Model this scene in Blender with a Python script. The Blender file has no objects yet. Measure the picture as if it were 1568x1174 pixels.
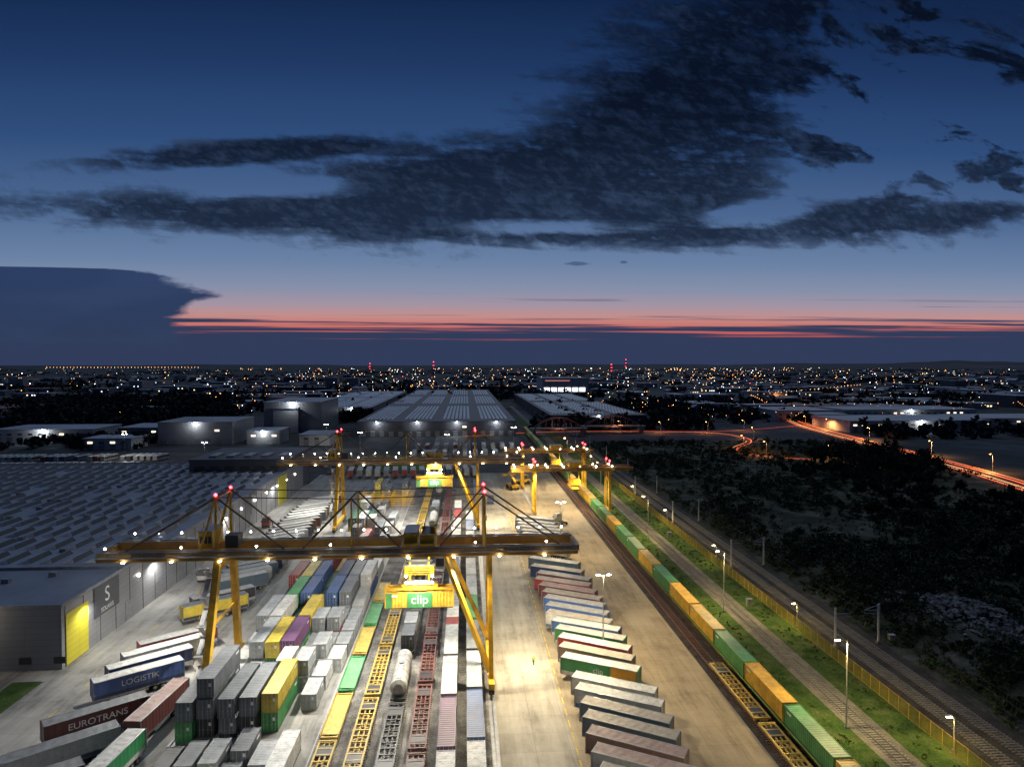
import bpy, math, random
import numpy as np
from mathutils import Vector, Matrix, Euler
random.seed(7); np.random.seed(7)
S=bpy.context.scene
COL=S.collection
def lin(c):
    c=c/255.0
    return c/12.92 if c<=0.04045 else ((c+0.055)/1.055)**2.4
def s(r,g,b): return (lin(r),lin(g),lin(b),1)
# ------------------------------------------------------------------ materials
def newmat(name):
    m=bpy.data.materials.new(name); m.use_nodes=True
    nt=m.node_tree; b=nt.nodes['Principled BSDF']; return m,nt,b
def N(nt,t,**k):
    n=nt.nodes.new(t)
    for a,b in k.items(): setattr(n,a,b)
    return n
def pm(name,c,rough=.55,metal=0,var=.25,scale=.8,bump=0,dirt=.35,world=False,rndv=0.0):
    m,nt,b=newmat(name); L=nt.links
    tc=N(nt,'ShaderNodeTexCoord'); geo=N(nt,'ShaderNodeNewGeometry')
    src=geo.outputs['Position'] if world else tc.outputs['Object']
    n1=N(nt,'ShaderNodeTexNoise'); n1.inputs['Scale'].default_value=scale; n1.inputs['Detail'].default_value=3
    L.new(src,n1.inputs['Vector'])
    mp=N(nt,'ShaderNodeMapRange'); mp.inputs[1].default_value=.3; mp.inputs[2].default_value=.7
    mp.inputs[3].default_value=1-var; mp.inputs[4].default_value=1+var*.6
    L.new(n1.outputs['Fac'],mp.inputs[0])
    oi=N(nt,'ShaderNodeObjectInfo')
    r=N(nt,'ShaderNodeMapRange'); r.inputs[3].default_value=1-rndv; r.inputs[4].default_value=1+rndv
    L.new(oi.outputs['Random'],r.inputs[0])
    mu=N(nt,'ShaderNodeMath',operation='MULTIPLY'); L.new(mp.outputs[0],mu.inputs[0]); L.new(r.outputs[0],mu.inputs[1])
    vm=N(nt,'ShaderNodeVectorMath',operation='SCALE'); vm.inputs[0].default_value=c[:3]
    L.new(mu.outputs[0],vm.inputs['Scale'])
    n2=N(nt,'ShaderNodeTexNoise'); n2.inputs['Scale'].default_value=scale*3.1; n2.inputs['Detail'].default_value=5; n2.inputs['Roughness'].default_value=.7
    L.new(src,n2.inputs['Vector'])
    mp2=N(nt,'ShaderNodeMapRange'); mp2.inputs[1].default_value=.48; mp2.inputs[2].default_value=.75; mp2.inputs[3].default_value=0; mp2.inputs[4].default_value=dirt
    L.new(n2.outputs['Fac'],mp2.inputs[0])
    mx=N(nt,'ShaderNodeMix',data_type='RGBA'); L.new(mp2.outputs[0],mx.inputs[0]); L.new(vm.outputs[0],mx.inputs[6]); mx.inputs[7].default_value=(.07,.055,.04,1)
    L.new(mx.outputs[2],b.inputs['Base Color'])
    b.inputs['Roughness'].default_value=rough; b.inputs['Metallic'].default_value=metal
    return m
def em(name,c,st):
    m,nt,b=newmat(name)
    b.inputs['Base Color'].default_value=(c[0]*.5,c[1]*.5,c[2]*.5,1)
    b.inputs['Emission Color'].default_value=(c[0],c[1],c[2],1); b.inputs['Emission Strength'].default_value=st
    m.cycles.emission_sampling='NONE'
    return m
YEL=pm('crane_yellow_paint',(.66,.38,.025,1),.4,dirt=.25)
YELG=pm('girder_yellow_in_shade',(.30,.16,.03,1),.45,dirt=.45,scale=.3)  # crane yellow darkened: shade of the unlit girder faces put into the colour
YELD=pm('wagon_yellow_paint',(.50,.34,.06,1),.55,dirt=.5)
BROWN=pm('stay_rod_paint',(.14,.08,.03,1),.5)
DARK=pm('dark_steel',(.035,.037,.04,1),.5)
GREY=pm('grey_steel',(.28,.29,.31,1),.45,.3)
GALV=pm('galvanised_steel',(.42,.44,.46,1),.4,.5)
TYRE=pm('tyre_rubber',(.02,.02,.02,1),.8)
WHITE=pm('white_paint',(.68,.69,.68,1),.45,dirt=.2)
RUST=pm('rusty_steel',(.16,.07,.045,1),.8)
RED=pm('red_brown_paint',(.15,.05,.04,1),.6,dirt=.5)
GREEN=pm('green_paint',(.04,.28,.09,1),.5,dirt=.25)
SLEEP=pm('concrete_sleeper',(.22,.21,.19,1),.9)
ARCH=pm('arch_paint',(.16,.12,.12,1),.6)
RAILM=pm('rail_steel',(.25,.23,.22,1),.3,.7)
E_W=em('floodlight_lens',(1,.97,.9),60); E_R=em('aviation_red_lens',(1,.02,.03),40)
E_Y=em('sodium_lens',(1,.75,.3),45); E_O=em('orange_lens',(1,.42,.1),26)
# ------------------------------------------------------------------ mesh builder
class MB:
    def __init__(s): s.v=[];s.f=[];s.m=[];s.mats=[]
    def mi(s,m):
        if m not in s.mats: s.mats.append(m)
        return s.mats.index(m)
    def add(s,vs,fs,m):
        o=len(s.v); s.v.extend(vs); k=s.mi(m)
        for f in fs: s.f.append(tuple(i+o for i in f)); s.m.append(k)
    def box(s,x0,x1,y0,y1,z0,z1,m):
        s.add([(x0,y0,z0),(x1,y0,z0),(x1,y1,z0),(x0,y1,z0),(x0,y0,z1),(x1,y0,z1),(x1,y1,z1),(x0,y1,z1)],
              [(0,3,2,1),(4,5,6,7),(0,1,5,4),(1,2,6,5),(2,3,7,6),(3,0,4,7)],m)
    def cb(s,c,d,m): s.box(c[0]-d[0]/2,c[0]+d[0]/2,c[1]-d[1]/2,c[1]+d[1]/2,c[2]-d[2]/2,c[2]+d[2]/2,m)
    def quad(s,a,b,c,d,m): s.add([a,b,c,d],[(0,1,2,3)],m)
    def beam(s,p,q,w,h,m):
        p=Vector(p);q=Vector(q);d=(q-p).normalized()
        up=Vector((0,0,1)) if abs(d.z)<.95 else Vector((0,1,0))
        a=d.cross(up).normalized()*w/2; b=a.cross(d).normalized()*h/2
        vs=[tuple(p+x) for x in(-a-b,a-b,a+b,-a+b)]+[tuple(q+x) for x in(-a-b,a-b,a+b,-a+b)]
        s.add(vs,[(0,1,2,3),(7,6,5,4),(0,4,5,1),(1,5,6,2),(2,6,7,3),(3,7,4,0)],m)
    def cyl(s,p,q,r,m,n=8,r2=None):
        if r2 is None:r2=r
        p=Vector(p);q=Vector(q);d=(q-p).normalized()
        up=Vector((0,0,1)) if abs(d.z)<.95 else Vector((0,1,0))
        a=d.cross(up).normalized(); b=a.cross(d).normalized(); vs=[]
        for c,rr in((p,r),(q,r2)):
            for i in range(n):
                t=2*math.pi*i/n; vs.append(tuple(c+a*math.cos(t)*rr+b*math.sin(t)*rr))
        fs=[(i,(i+1)%n,n+(i+1)%n,n+i) for i in range(n)]+[tuple(range(n))[::-1],tuple(range(n,2*n))]
        s.add(vs,fs,m)
    def ball(s,c,r,m):
        x,y,z=c
        s.add([(x+r,y,z),(x-r,y,z),(x,y+r,z),(x,y-r,z),(x,y,z+r),(x,y,z-r)],
              [(0,2,4),(2,1,4),(1,3,4),(3,0,4),(2,0,5),(1,2,5),(3,1,5),(0,3,5)],m)
    def mesh(s,name):
        me=bpy.data.meshes.new(name); me.from_pydata(s.v,[],s.f)
        for m in s.mats: me.materials.append(m)
        me.polygons.foreach_set('material_index',s.m); me.update(); return me
    def obj(s,name,loc=(0,0,0),rz=0,parent=None):
        return inst(s.mesh(name),name,loc,rz,parent)
def inst(me,name,loc=(0,0,0),rz=0,parent=None,mats=None):
    o=bpy.data.objects.new(name,me); COL.objects.link(o); o.location=loc; o.rotation_euler=(0,0,rz)
    if parent: o.parent=parent
    if mats:
        for i,m in mats.items():
            o.material_slots[i].link='OBJECT'; o.material_slots[i].material=m
    return o
def empty(name,loc=(0,0,0),rz=0):
    o=bpy.data.objects.new(name,None); COL.objects.link(o); o.location=loc; o.rotation_euler=(0,0,rz); return o
def light(kind,name,loc,P,c,parent=None,size=.3,tilt=(0,0,0),cone=150,blend=.6):
    l=bpy.data.lights.new(name,kind); l.energy=P; l.color=c
    if kind!='SUN': l.shadow_soft_size=size
    if kind=='SPOT': l.spot_size=math.radians(cone); l.spot_blend=blend
    o=bpy.data.objects.new(name,l); COL.objects.link(o); o.location=loc; o.rotation_euler=tilt
    if parent: o.parent=parent
    return o
def text(body,name,size,mat,loc,rot,parent,ext=.01):
    c=bpy.data.curves.new(name,'FONT'); c.body=body; c.size=size; c.extrude=ext; c.align_x='CENTER'; c.align_y='CENTER'
    c.materials.append(mat)
    o=bpy.data.objects.new(name,c); COL.objects.link(o); o.location=loc; o.rotation_euler=rot; o.parent=parent; return o
# ------------------------------------------------------------------ camera
cam=bpy.data.cameras.new('camera'); co=bpy.data.objects.new('camera',cam); COL.objects.link(co); S.camera=co
cam.sensor_width=36; cam.lens=24.0; cam.clip_start=.5; cam.clip_end=80000
co.location=(0,0,55); co.rotation_euler=(math.radians(90-1.59),0,math.radians(-3.94))
# ------------------------------------------------------------------ sky
W=bpy.data.worlds.new('World'); S.world=W; W.use_nodes=True
try:
    W.cycles.sampling_method='MANUAL'; W.cycles.sample_map_resolution=256
except Exception: pass
nt=W.node_tree; nt.nodes.clear(); L=nt.links
def M(op,a,b=None,c=None,clamp=False):
    n=nt.nodes.new('ShaderNodeMath'); n.operation=op; n.use_clamp=clamp
    for i,x in enumerate((a,b,c)):
        if x is None: continue
        if isinstance(x,(int,float)): n.inputs[i].default_value=x
        else: L.new(x,n.inputs[i])
    return n.outputs[0]
def SM(x,lo,hi,o0=0,o1=1):
    n=nt.nodes.new('ShaderNodeMapRange'); n.interpolation_type='SMOOTHSTEP'
    L.new(x,n.inputs[0])
    for i,v in zip((1,2,3,4),(lo,hi,o0,o1)): n.inputs[i].default_value=v
    return n.outputs[0]
def MIX(f,a,b):
    n=nt.nodes.new('ShaderNodeMix'); n.data_type='RGBA'
    if isinstance(f,float): n.inputs[0].default_value=f
    else: L.new(f,n.inputs[0])
    for i,x in((6,a),(7,b)):
        if isinstance(x,tuple): n.inputs[i].default_value=x
        else: L.new(x,n.inputs[i])
    return n.outputs[2]
tc=nt.nodes.new('ShaderNodeTexCoord'); sp=nt.nodes.new('ShaderNodeSeparateXYZ'); L.new(tc.outputs['Generated'],sp.inputs[0])
yc=M('MAXIMUM',sp.outputs[1],.15)
A=M('DIVIDE',sp.outputs[0],yc); Eh=M('DIVIDE',sp.outputs[2],yc)
def NOI(ax,ex,det=6,rough=.55,off=0,dist=0,shear=0):
    cb=nt.nodes.new('ShaderNodeCombineXYZ'); L.new(M('MULTIPLY',A,ax),cb.inputs[0])
    L.new(M('ADD',M('MULTIPLY',Eh,ex),M('MULTIPLY',A,shear)) if shear else M('MULTIPLY',Eh,ex),cb.inputs[1]); cb.inputs[2].default_value=off
    n=nt.nodes.new('ShaderNodeTexNoise'); n.inputs['Scale'].default_value=1; n.inputs['Detail'].default_value=det; n.inputs['Roughness'].default_value=rough; n.inputs['Distortion'].default_value=dist
    L.new(cb.outputs[0],n.inputs['Vector']); return n.outputs['Fac']
rp=nt.nodes.new('ShaderNodeValToRGB'); L.new(Eh,rp.inputs[0]); cr=rp.color_ramp
stops=[(0,(47,60,88)),(.028,(66,64,90)),(.042,(186,84,84)),(.056,(200,112,106)),(.070,(196,142,138)),(.085,(166,148,162)),(.11,(134,144,170)),(.15,(106,130,165)),(.22,(76,104,146)),(.32,(48,78,124)),(.43,(31,57,100)),(.53,(19,40,76)),(.9,(9,20,44))]
cr.elements[0].position=0; cr.elements[0].color=s(*stops[0][1]); cr.elements[1].position=.9; cr.elements[1].color=s(*stops[-1][1])
for p,c in stops[1:-1]:
    e=cr.elements.new(p); e.color=s(*c)
sky=rp.outputs[0]
st=NOI(1.6,150,5,.6,3,.25)
v=M('ADD',st,M('MULTIPLY',M('SUBTRACT',.056,Eh),8.0))
sky=MIX(SM(v,.47,.57),sky,s(48,60,90))
st2=NOI(1.5,110,3,.5,9)
sm=M('MULTIPLY',SM(st2,.57,.64),M('MULTIPLY',SM(Eh,.045,.06),SM(Eh,.085,.115,1,0)))
sky=MIX(M('MULTIPLY',M('MULTIPLY',sm,SM(A,-.2,.4)),.85),sky,s(62,76,108))
def ell(u,v,ru,rv,ang=0):
    a0=(u-712)/1046; e0=(558-v)/1046; ra=ru/1046; re=rv/1046; c=math.cos(math.radians(ang)); sn=math.sin(math.radians(ang))
    da=M('SUBTRACT',A,a0); de=M('SUBTRACT',Eh,e0)
    p=M('ADD',M('MULTIPLY',da,c/ra),M('MULTIPLY',de,sn/ra)); q=M('SUBTRACT',M('MULTIPLY',de,c/re),M('MULTIPLY',da,sn/re))
    return M('SUBTRACT',1,M('SQRT',M('ADD',M('MULTIPLY',p,p),M('MULTIPLY',q,q))))
env=ell(700,338,800,42,-1)
for e in [ell(860,285,640,88,3),ell(1070,130,300,95,28),ell(1250,50,420,130,14),ell(1440,312,360,50,7),ell(1010,215,330,85,14),ell(400,245,250,24,5)]:
    env=M('SMOOTH_MAX',env,e,.10)
env=M('MINIMUM',env,.5)
rt=SM(A,.38,.62,.0,1.0)
big=NOI(3.0,13,5,.6,1.5,.4,-3); mid=NOI(17,30,5,.62,5,.35,10); fin=NOI(48,78,4,.65,2,.3,22)
streak=NOI(4.5,55,4,.6,12,.5,3)
for gp,kk in((ell(430,290,200,24,-2),.75),(ell(830,347,210,17,1),.8),(ell(1170,322,110,26,8),.7)):
    env=M('SUBTRACT',env,M('MULTIPLY',M('MAXIMUM',gp,0),kk))
scat=M('ADD',M('MULTIPLY',SM(NOI(7,13,5,.6,21,.4,3),.44,.62),.95),M('SUBTRACT',M('MULTIPLY',SM(Eh,.36,.52),.38),.50))
env=MIX(M('MULTIPLY',M('MULTIPLY',SM(A,.40,.58),SM(Eh,.232,.275)),.92),env,scat)
nn=M('ADD',M('MULTIPLY',M('SUBTRACT',big,.5),1.0),M('ADD',M('MULTIPLY',M('SUBTRACT',mid,.5),M('ADD',.85,M('MULTIPLY',rt,.3))),M('ADD',M('MULTIPLY',M('SUBTRACT',fin,.5),.45),M('MULTIPLY',M('SUBTRACT',streak,.5),.9))))
dens=SM(M('ADD',env,nn),-.10,.40)
core=SM(M('ADD',env,M('MULTIPLY',nn,.8)),.05,.8)
lump=SM(M('ADD',M('ADD',M('MULTIPLY',mid,.35),M('MULTIPLY',fin,.35)),M('MULTIPLY',streak,.3)),.46,.66)
cc=MIX(SM(Eh,.17,.40),s(25,37,58),s(7,15,31))
cc=MIX(M('MULTIPLY',lump,SM(core,0,1,.70,.36)),cc,MIX(SM(Eh,.18,.42),s(76,98,134),s(38,58,94)))
sky=MIX(M('MULTIPLY',dens,.97),sky,cc)
w2=M('MAXIMUM',ell(885,403,28,4),ell(957,400,8,3)); sky=MIX(SM(M('ADD',w2,M('SUBTRACT',fin,.5)),.1,.5,0,.7),sky,s(60,80,112))
r2=nt.nodes.new('ShaderNodeValToRGB'); L.new(M('MULTIPLY',Eh,5),r2.inputs[0]); cr=r2.color_ramp
cr.interpolation='EASE'
pts=[(0,330),(.045,300),(.058,290),(.08,306),(.0965,343),(.103,332),(.114,300),(.124,276),(.131,236),(.134,190),(.143,-700)]
cr.elements[0].position=0; g=lambda u:(u+800)/1300
cr.elements[0].color=(g(340),)*3+(1,); cr.elements[1].position=.715; cr.elements[1].color=(g(-700),)*3+(1,)
for p,u in pts[1:-1]:
    e=cr.elements.new(p*5); e.color=(g(u),)*3+(1,)
bd=M('DIVIDE',M('SUBTRACT',M('SUBTRACT',M('MULTIPLY',r2.outputs[0],1300),800),712),1046)
dd=M('ADD',M('SUBTRACT',bd,A),M('MULTIPLY',M('SUBTRACT',NOI(16,50,5,.6,7),.5),.10))
bankc=MIX(SM(Eh,.0,.13),s(47,60,88),s(44,62,98))
bankc=MIX(M('MULTIPLY',SM(NOI(5,20,4,.5,31),.4,.7),.25),bankc,s(60,78,114))
sky=MIX(M('MULTIPLY',SM(dd,-.008,.022),SM(Eh,.02,.04,0,1)),sky,bankc)
ns=nt.nodes.new('ShaderNodeTexSky'); ns.sky_type='NISHITA'; ns.sun_disc=False; ns.sun_elevation=math.radians(-3); ns.sun_rotation=math.radians(8)
bg=nt.nodes.new('ShaderNodeBackground'); L.new(sky,bg.inputs[0]); bg.inputs[1].default_value=1
bg2=nt.nodes.new('ShaderNodeBackground'); L.new(ns.outputs[0],bg2.inputs[0]); bg2.inputs[1].default_value=.002
ad=nt.nodes.new('ShaderNodeAddShader'); L.new(bg.outputs[0],ad.inputs[0]); L.new(bg2.outputs[0],ad.inputs[1])
ow=nt.nodes.new('ShaderNodeOutputWorld'); L.new(ad.outputs[0],ow.inputs[0])
light('SUN','sky_glow_fill',(0,0,200),.72,(.66,.80,1),tilt=(math.radians(38),0,math.radians(165))).data.angle=math.radians(60)  # soft blue sun lamp added as ambient fill, like sky glow
# ------------------------------------------------------------------ ground materials
def ground_mat(name,c1,c2,c3,sc=.01,fine=.6,bump=.3,rough=.95,voro=None):
    m,nt,b=newmat(name); L=nt.links
    geo=N(nt,'ShaderNodeNewGeometry'); P=geo.outputs['Position']
    a=N(nt,'ShaderNodeTexNoise'); a.inputs['Scale'].default_value=sc; a.inputs['Detail'].default_value=5; a.inputs['Roughness'].default_value=.62; L.new(P,a.inputs['Vector'])
    r=N(nt,'ShaderNodeValToRGB'); L.new(a.outputs['Fac'],r.inputs[0]); e=r.color_ramp
    e.elements[0].position=.36; e.elements[0].color=c1; e.elements[1].position=.66; e.elements[1].color=c3; k=e.elements.new(.5); k.color=c2
    out=r.outputs[0]
    if voro:
        vo=N(nt,'ShaderNodeTexVoronoi'); vo.inputs['Scale'].default_value=voro; L.new(P,vo.inputs['Vector'])
        mx=N(nt,'ShaderNodeMix',data_type='RGBA',blend_type='MULTIPLY'); mx.inputs[0].default_value=.75
        hs=N(nt,'ShaderNodeHueSaturation'); hs.inputs['Saturation'].default_value=.25; hs.inputs['Value'].default_value=1.5; L.new(vo.outputs['Color'],hs.inputs['Color'])
        L.new(out,mx.inputs[6]); L.new(hs.outputs[0],mx.inputs[7]); out=mx.outputs[2]
    f=N(nt,'ShaderNodeTexNoise'); f.inputs['Scale'].default_value=fine; f.inputs['Detail'].default_value=5; f.inputs['Roughness'].default_value=.7; L.new(P,f.inputs['Vector'])
    mr=N(nt,'ShaderNodeMapRange'); mr.inputs[1].default_value=.3; mr.inputs[2].default_value=.7; mr.inputs[3].default_value=.5; mr.inputs[4].default_value=1.4; L.new(f.outputs['Fac'],mr.inputs[0])
    vm=N(nt,'ShaderNodeVectorMath',operation='SCALE'); L.new(out,vm.inputs[0]); L.new(mr.outputs[0],vm.inputs['Scale'])
    L.new(vm.outputs[0],b.inputs['Base Color']); b.inputs['Roughness'].default_value=rough; b.inputs['Specular IOR Level'].default_value=.15
    bp=N(nt,'ShaderNodeBump'); bp.inputs['Strength'].default_value=bump; bp.inputs['Distance'].default_value=.3; L.new(f.outputs['Fac'],bp.inputs['Height']); L.new(bp.outputs[0],b.inputs['Normal'])
    return m
G_FIELD=ground_mat('field_ground',(.025,.034,.036,1),(.05,.062,.07,1),(.09,.10,.12,1),.004,.05,.1,voro=.006)  # bluish tone puts distance haze into the ground colour
G_SCRUB=ground_mat('scrub_ground',(.022,.03,.018,1),(.045,.052,.035,1),(.12,.12,.10,1),.08,1.3,1)
G_GRASS=ground_mat('grass',(.03,.065,.015,1),(.055,.105,.022,1),(.10,.12,.045,1),.3,3,.8)
G_BALD=ground_mat('dark_ballast',(.05,.047,.045,1),(.07,.065,.06,1),(.10,.095,.085,1),.3,6,.9)
G_BALL=ground_mat('light_ballast',(.15,.14,.125,1),(.2,.19,.17,1),(.27,.25,.22,1),.3,6,.9)
G_BED=ground_mat('track_bed',(.11,.105,.10,1),(.18,.175,.165,1),(.3,.29,.27,1),.25,4,.5)
G_ASP=ground_mat('asphalt',(.035,.036,.038,1),(.05,.05,.052,1),(.07,.07,.07,1),.08,3,.3,.85)
RUB=ground_mat('rubble_stone',(.12,.12,.12,1),(.22,.22,.215,1),(.34,.33,.32,1),.3,2,.8)
def concrete(name,c1,c2,stain):
    m,nt,b=newmat(name); L=nt.links
    geo=N(nt,'ShaderNodeNewGeometry'); P=geo.outputs['Position']
    mp=N(nt,'ShaderNodeMapping'); mp.inputs['Scale'].default_value=(1.0,.10,1); L.new(P,mp.inputs[0])
    a=N(nt,'ShaderNodeTexNoise'); a.inputs['Scale'].default_value=.45; a.inputs['Detail'].default_value=6; a.inputs['Roughness'].default_value=.7; L.new(mp.outputs[0],a.inputs['Vector'])
    a2=N(nt,'ShaderNodeTexNoise'); a2.inputs['Scale'].default_value=.09; a2.inputs['Detail'].default_value=7; a2.inputs['Roughness'].default_value=.72; L.new(P,a2.inputs['Vector'])
    ad=N(nt,'ShaderNodeMath',operation='ADD'); L.new(a.outputs[0],ad.inputs[0]); L.new(a2.outputs[0],ad.inputs[1])
    r=N(nt,'ShaderNodeValToRGB'); h=N(nt,'ShaderNodeMath',operation='MULTIPLY'); h.inputs[1].default_value=.5; L.new(ad.outputs[0],h.inputs[0]); L.new(h.outputs[0],r.inputs[0])
    e=r.color_ramp; e.elements[0].position=.39; e.elements[0].color=stain; e.elements[1].position=.61; e.elements[1].color=c2; k=e.elements.new(.49); k.color=c1
    br=N(nt,'ShaderNodeTexBrick'); br.offset=0; br.inputs['Scale'].default_value=1; br.inputs['Brick Width'].default_value=5; br.inputs['Row Height'].default_value=5; br.inputs['Mortar Size'].default_value=.03
    br.inputs['Color1'].default_value=(1,1,1,1); br.inputs['Color2'].default_value=(.84,.84,.84,1); br.inputs['Mortar'].default_value=(.5,.5,.5,1); L.new(P,br.inputs['Vector'])
    mx=N(nt,'ShaderNodeMix',data_type='RGBA',blend_type='MULTIPLY'); mx.inputs[0].default_value=.8; L.new(r.outputs[0],mx.inputs[6]); L.new(br.outputs['Color'],mx.inputs[7])
    L.new(mx.outputs[2],b.inputs['Base Color']); b.inputs['Roughness'].default_value=.72; b.inputs['Specular IOR Level'].default_value=.3
    return m
CONC=concrete('yard_concrete',(.29,.283,.265,1),(.38,.37,.345,1),(.15,.145,.135,1))
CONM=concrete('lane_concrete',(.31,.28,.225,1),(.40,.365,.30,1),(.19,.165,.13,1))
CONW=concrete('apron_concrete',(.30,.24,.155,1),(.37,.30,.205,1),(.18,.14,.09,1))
def sheet(name,x0,x1,y0,y1,z,mat,parent=None):
    b=MB(); n=max(1,int((y1-y0)/100)); k=max(1,int((x1-x0)/100))
    for i in range(n):
        for j in range(k):
            b.quad((x0+(x1-x0)*j/k,y0+(y1-y0)*i/n,z),(x0+(x1-x0)*(j+1)/k,y0+(y1-y0)*i/n,z),(x0+(x1-x0)*(j+1)/k,y0+(y1-y0)*(i+1)/n,z),(x0+(x1-x0)*j/k,y0+(y1-y0)*(i+1)/n,z),mat)
    return b.obj(name,parent=parent)
ls=[-40000,-20000,-10000,-5000,-2500,-1200]+list(range(-800,801,100))+[1200,2500,5000,10000,20000,40000]
vs=[(x,y,0) for y in ls for x in ls]; n=len(ls)
fs=[(j*n+i,j*n+i+1,(j+1)*n+i+1,(j+1)*n+i) for j in range(n-1) for i in range(n-1)]
me=bpy.data.meshes.new('ground'); me.from_pydata(vs,[],fs); me.materials.append(G_FIELD); inst(me,'ground')
sheet('yard_pavement',-130,3.7,30,345,.05,CONC)
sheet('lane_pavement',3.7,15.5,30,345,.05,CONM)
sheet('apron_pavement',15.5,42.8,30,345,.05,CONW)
sheet('yard_track_bed',-21.6,3.7,30,700,.08,G_BED)
sheet('ballast_bed',42.8,50.6,30,900,.06,G_BALD)
sheet('grass_verge',50.6,57.9,30,700,.10,G_GRASS)
sheet('ballast_bed',57.9,62.8,30,900,.12,G_BALL)
sheet('grass_verge',62.8,71.2,30,700,.07,G_GRASS)
sheet('ballast_bed',71.2,82,30,1200,.14,G_BALD)
sheet('asphalt_yard',-420,-72,318,440,.07,G_ASP)
sheet('asphalt_yard',-72,40,345,520,.07,G_ASP)
sheet('grass_field',-60,-20,352,420,.10,G_GRASS)
b=MB(); b.box(-78,-72.9,90,122,.05,.15,G_GRASS); b.box(-78,-72.9,122,122.2,.05,.2,GREY); b.box(-72.9,-72.7,90,122.2,.05,.2,GREY); b.box(-78.2,-78,90,122.2,.05,.2,GREY); b.obj('lawn')
YP=pm('yellow_road_paint',(.6,.45,.06,1),.7,dirt=.6,scale=3); WP=pm('white_road_paint',(.5,.5,.47,1),.7,dirt=.7,scale=3)
b=MB(); y=40
while y<330: b.quad((15.75,y,.06),(15.95,y,.06),(15.95,y+2.2,.06),(15.75,y+2.2,.06),YP); y+=3.6
for y in range(60,330,12): b.quad((-65,y,.06),(-64.8,y,.06),(-64.8,y+4,.06),(-65,y+4,.06),YP)
b.quad((-21.9,40,.06),(-21.75,40,.06),(-21.75,330,.06),(-21.9,330,.06),WP)
b.obj('lane_marking')
b=MB(); nx,ny=60,90
def hz(x,y): return .02+ (min(1,max(0,(x-84)/12)))*(1.2+.9*math.sin(x*.05+y*.021)+.6*math.sin(y*.11-x*.07)+.35*math.sin(x*.31+y*.27))*max(0,min(1,(235+.05*y-x)/30))*max(0,min(1,(470-y)/40))
P=[]
for j in range(ny+1):
    for i in range(nx+1):
        x=82+i*170/nx; y=50+j*430/ny; P.append((x,y,max(.02,hz(x,y))))
b.add(P,[(j*(nx+1)+i,j*(nx+1)+i+1,(j+1)*(nx+1)+i+1,(j+1)*(nx+1)+i) for j in range(ny) for i in range(nx)],G_SCRUB); b.obj('scrub_terrain')
b=MB()
for i in range(900):
    a=random.random(); x=random.gauss(106,6); y=random.gauss(137,11)+(x-106)*-.6
    r=random.uniform(.15,.75); p=[Vector((random.gauss(0,1),random.gauss(0,1),random.gauss(0,1))).normalized()*r*random.uniform(.7,1.1) for _ in range(6)]
    base=Vector((x,y,hz(x,y)+r*.3+max(0,1.6-.02*((x-106)**2+(y-137)**2))*.8))
    o=[Vector((r,0,0)),Vector((-r,0,0)),Vector((0,r,0)),Vector((0,-r,0)),Vector((0,0,r*.7)),Vector((0,0,-r*.7))]
    b.add([tuple(base+q+pp*.35) for q,pp in zip(o,p)],[(0,2,4),(2,1,4),(1,3,4),(3,0,4),(2,0,5),(1,2,5),(3,1,5),(0,3,5)],RUB)
b.obj('rubble_heap')
# ------------------------------------------------------------------ tracks
def track(x,y0,y1,z,sm=SLEEP):
    b=MB(); yy=y0
    while yy<min(y1,460): b.box(x-1.3,x+1.3,yy,yy+.26,z,z+.12,sm); yy+=.65
    for o in(-.75,.75): b.beam((x+o,y0,z+.2),(x+o,y1,z+.2),.1,.16,RAILM)
    b.obj('railway_track')
for x in(-15.2,-10.9,-6.8,-2.6,1.4): track(x,40,560,.08)
track(45,40,800,.06,sm=RUST); track(48.6,40,800,.06,sm=RUST); track(60.3,40,800,.12)
track(74.4,40,1200,.14); track(78.6,40,1200,.14)
b=MB()
for x in(-42.5,4.3):
    b.box(x-.5,x+.5,40,330,.05,.09,GREY); b.box(x-.06,x+.06,40,330,.09,.22,RAILM)
b.obj('crane_runway_rail')
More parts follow.
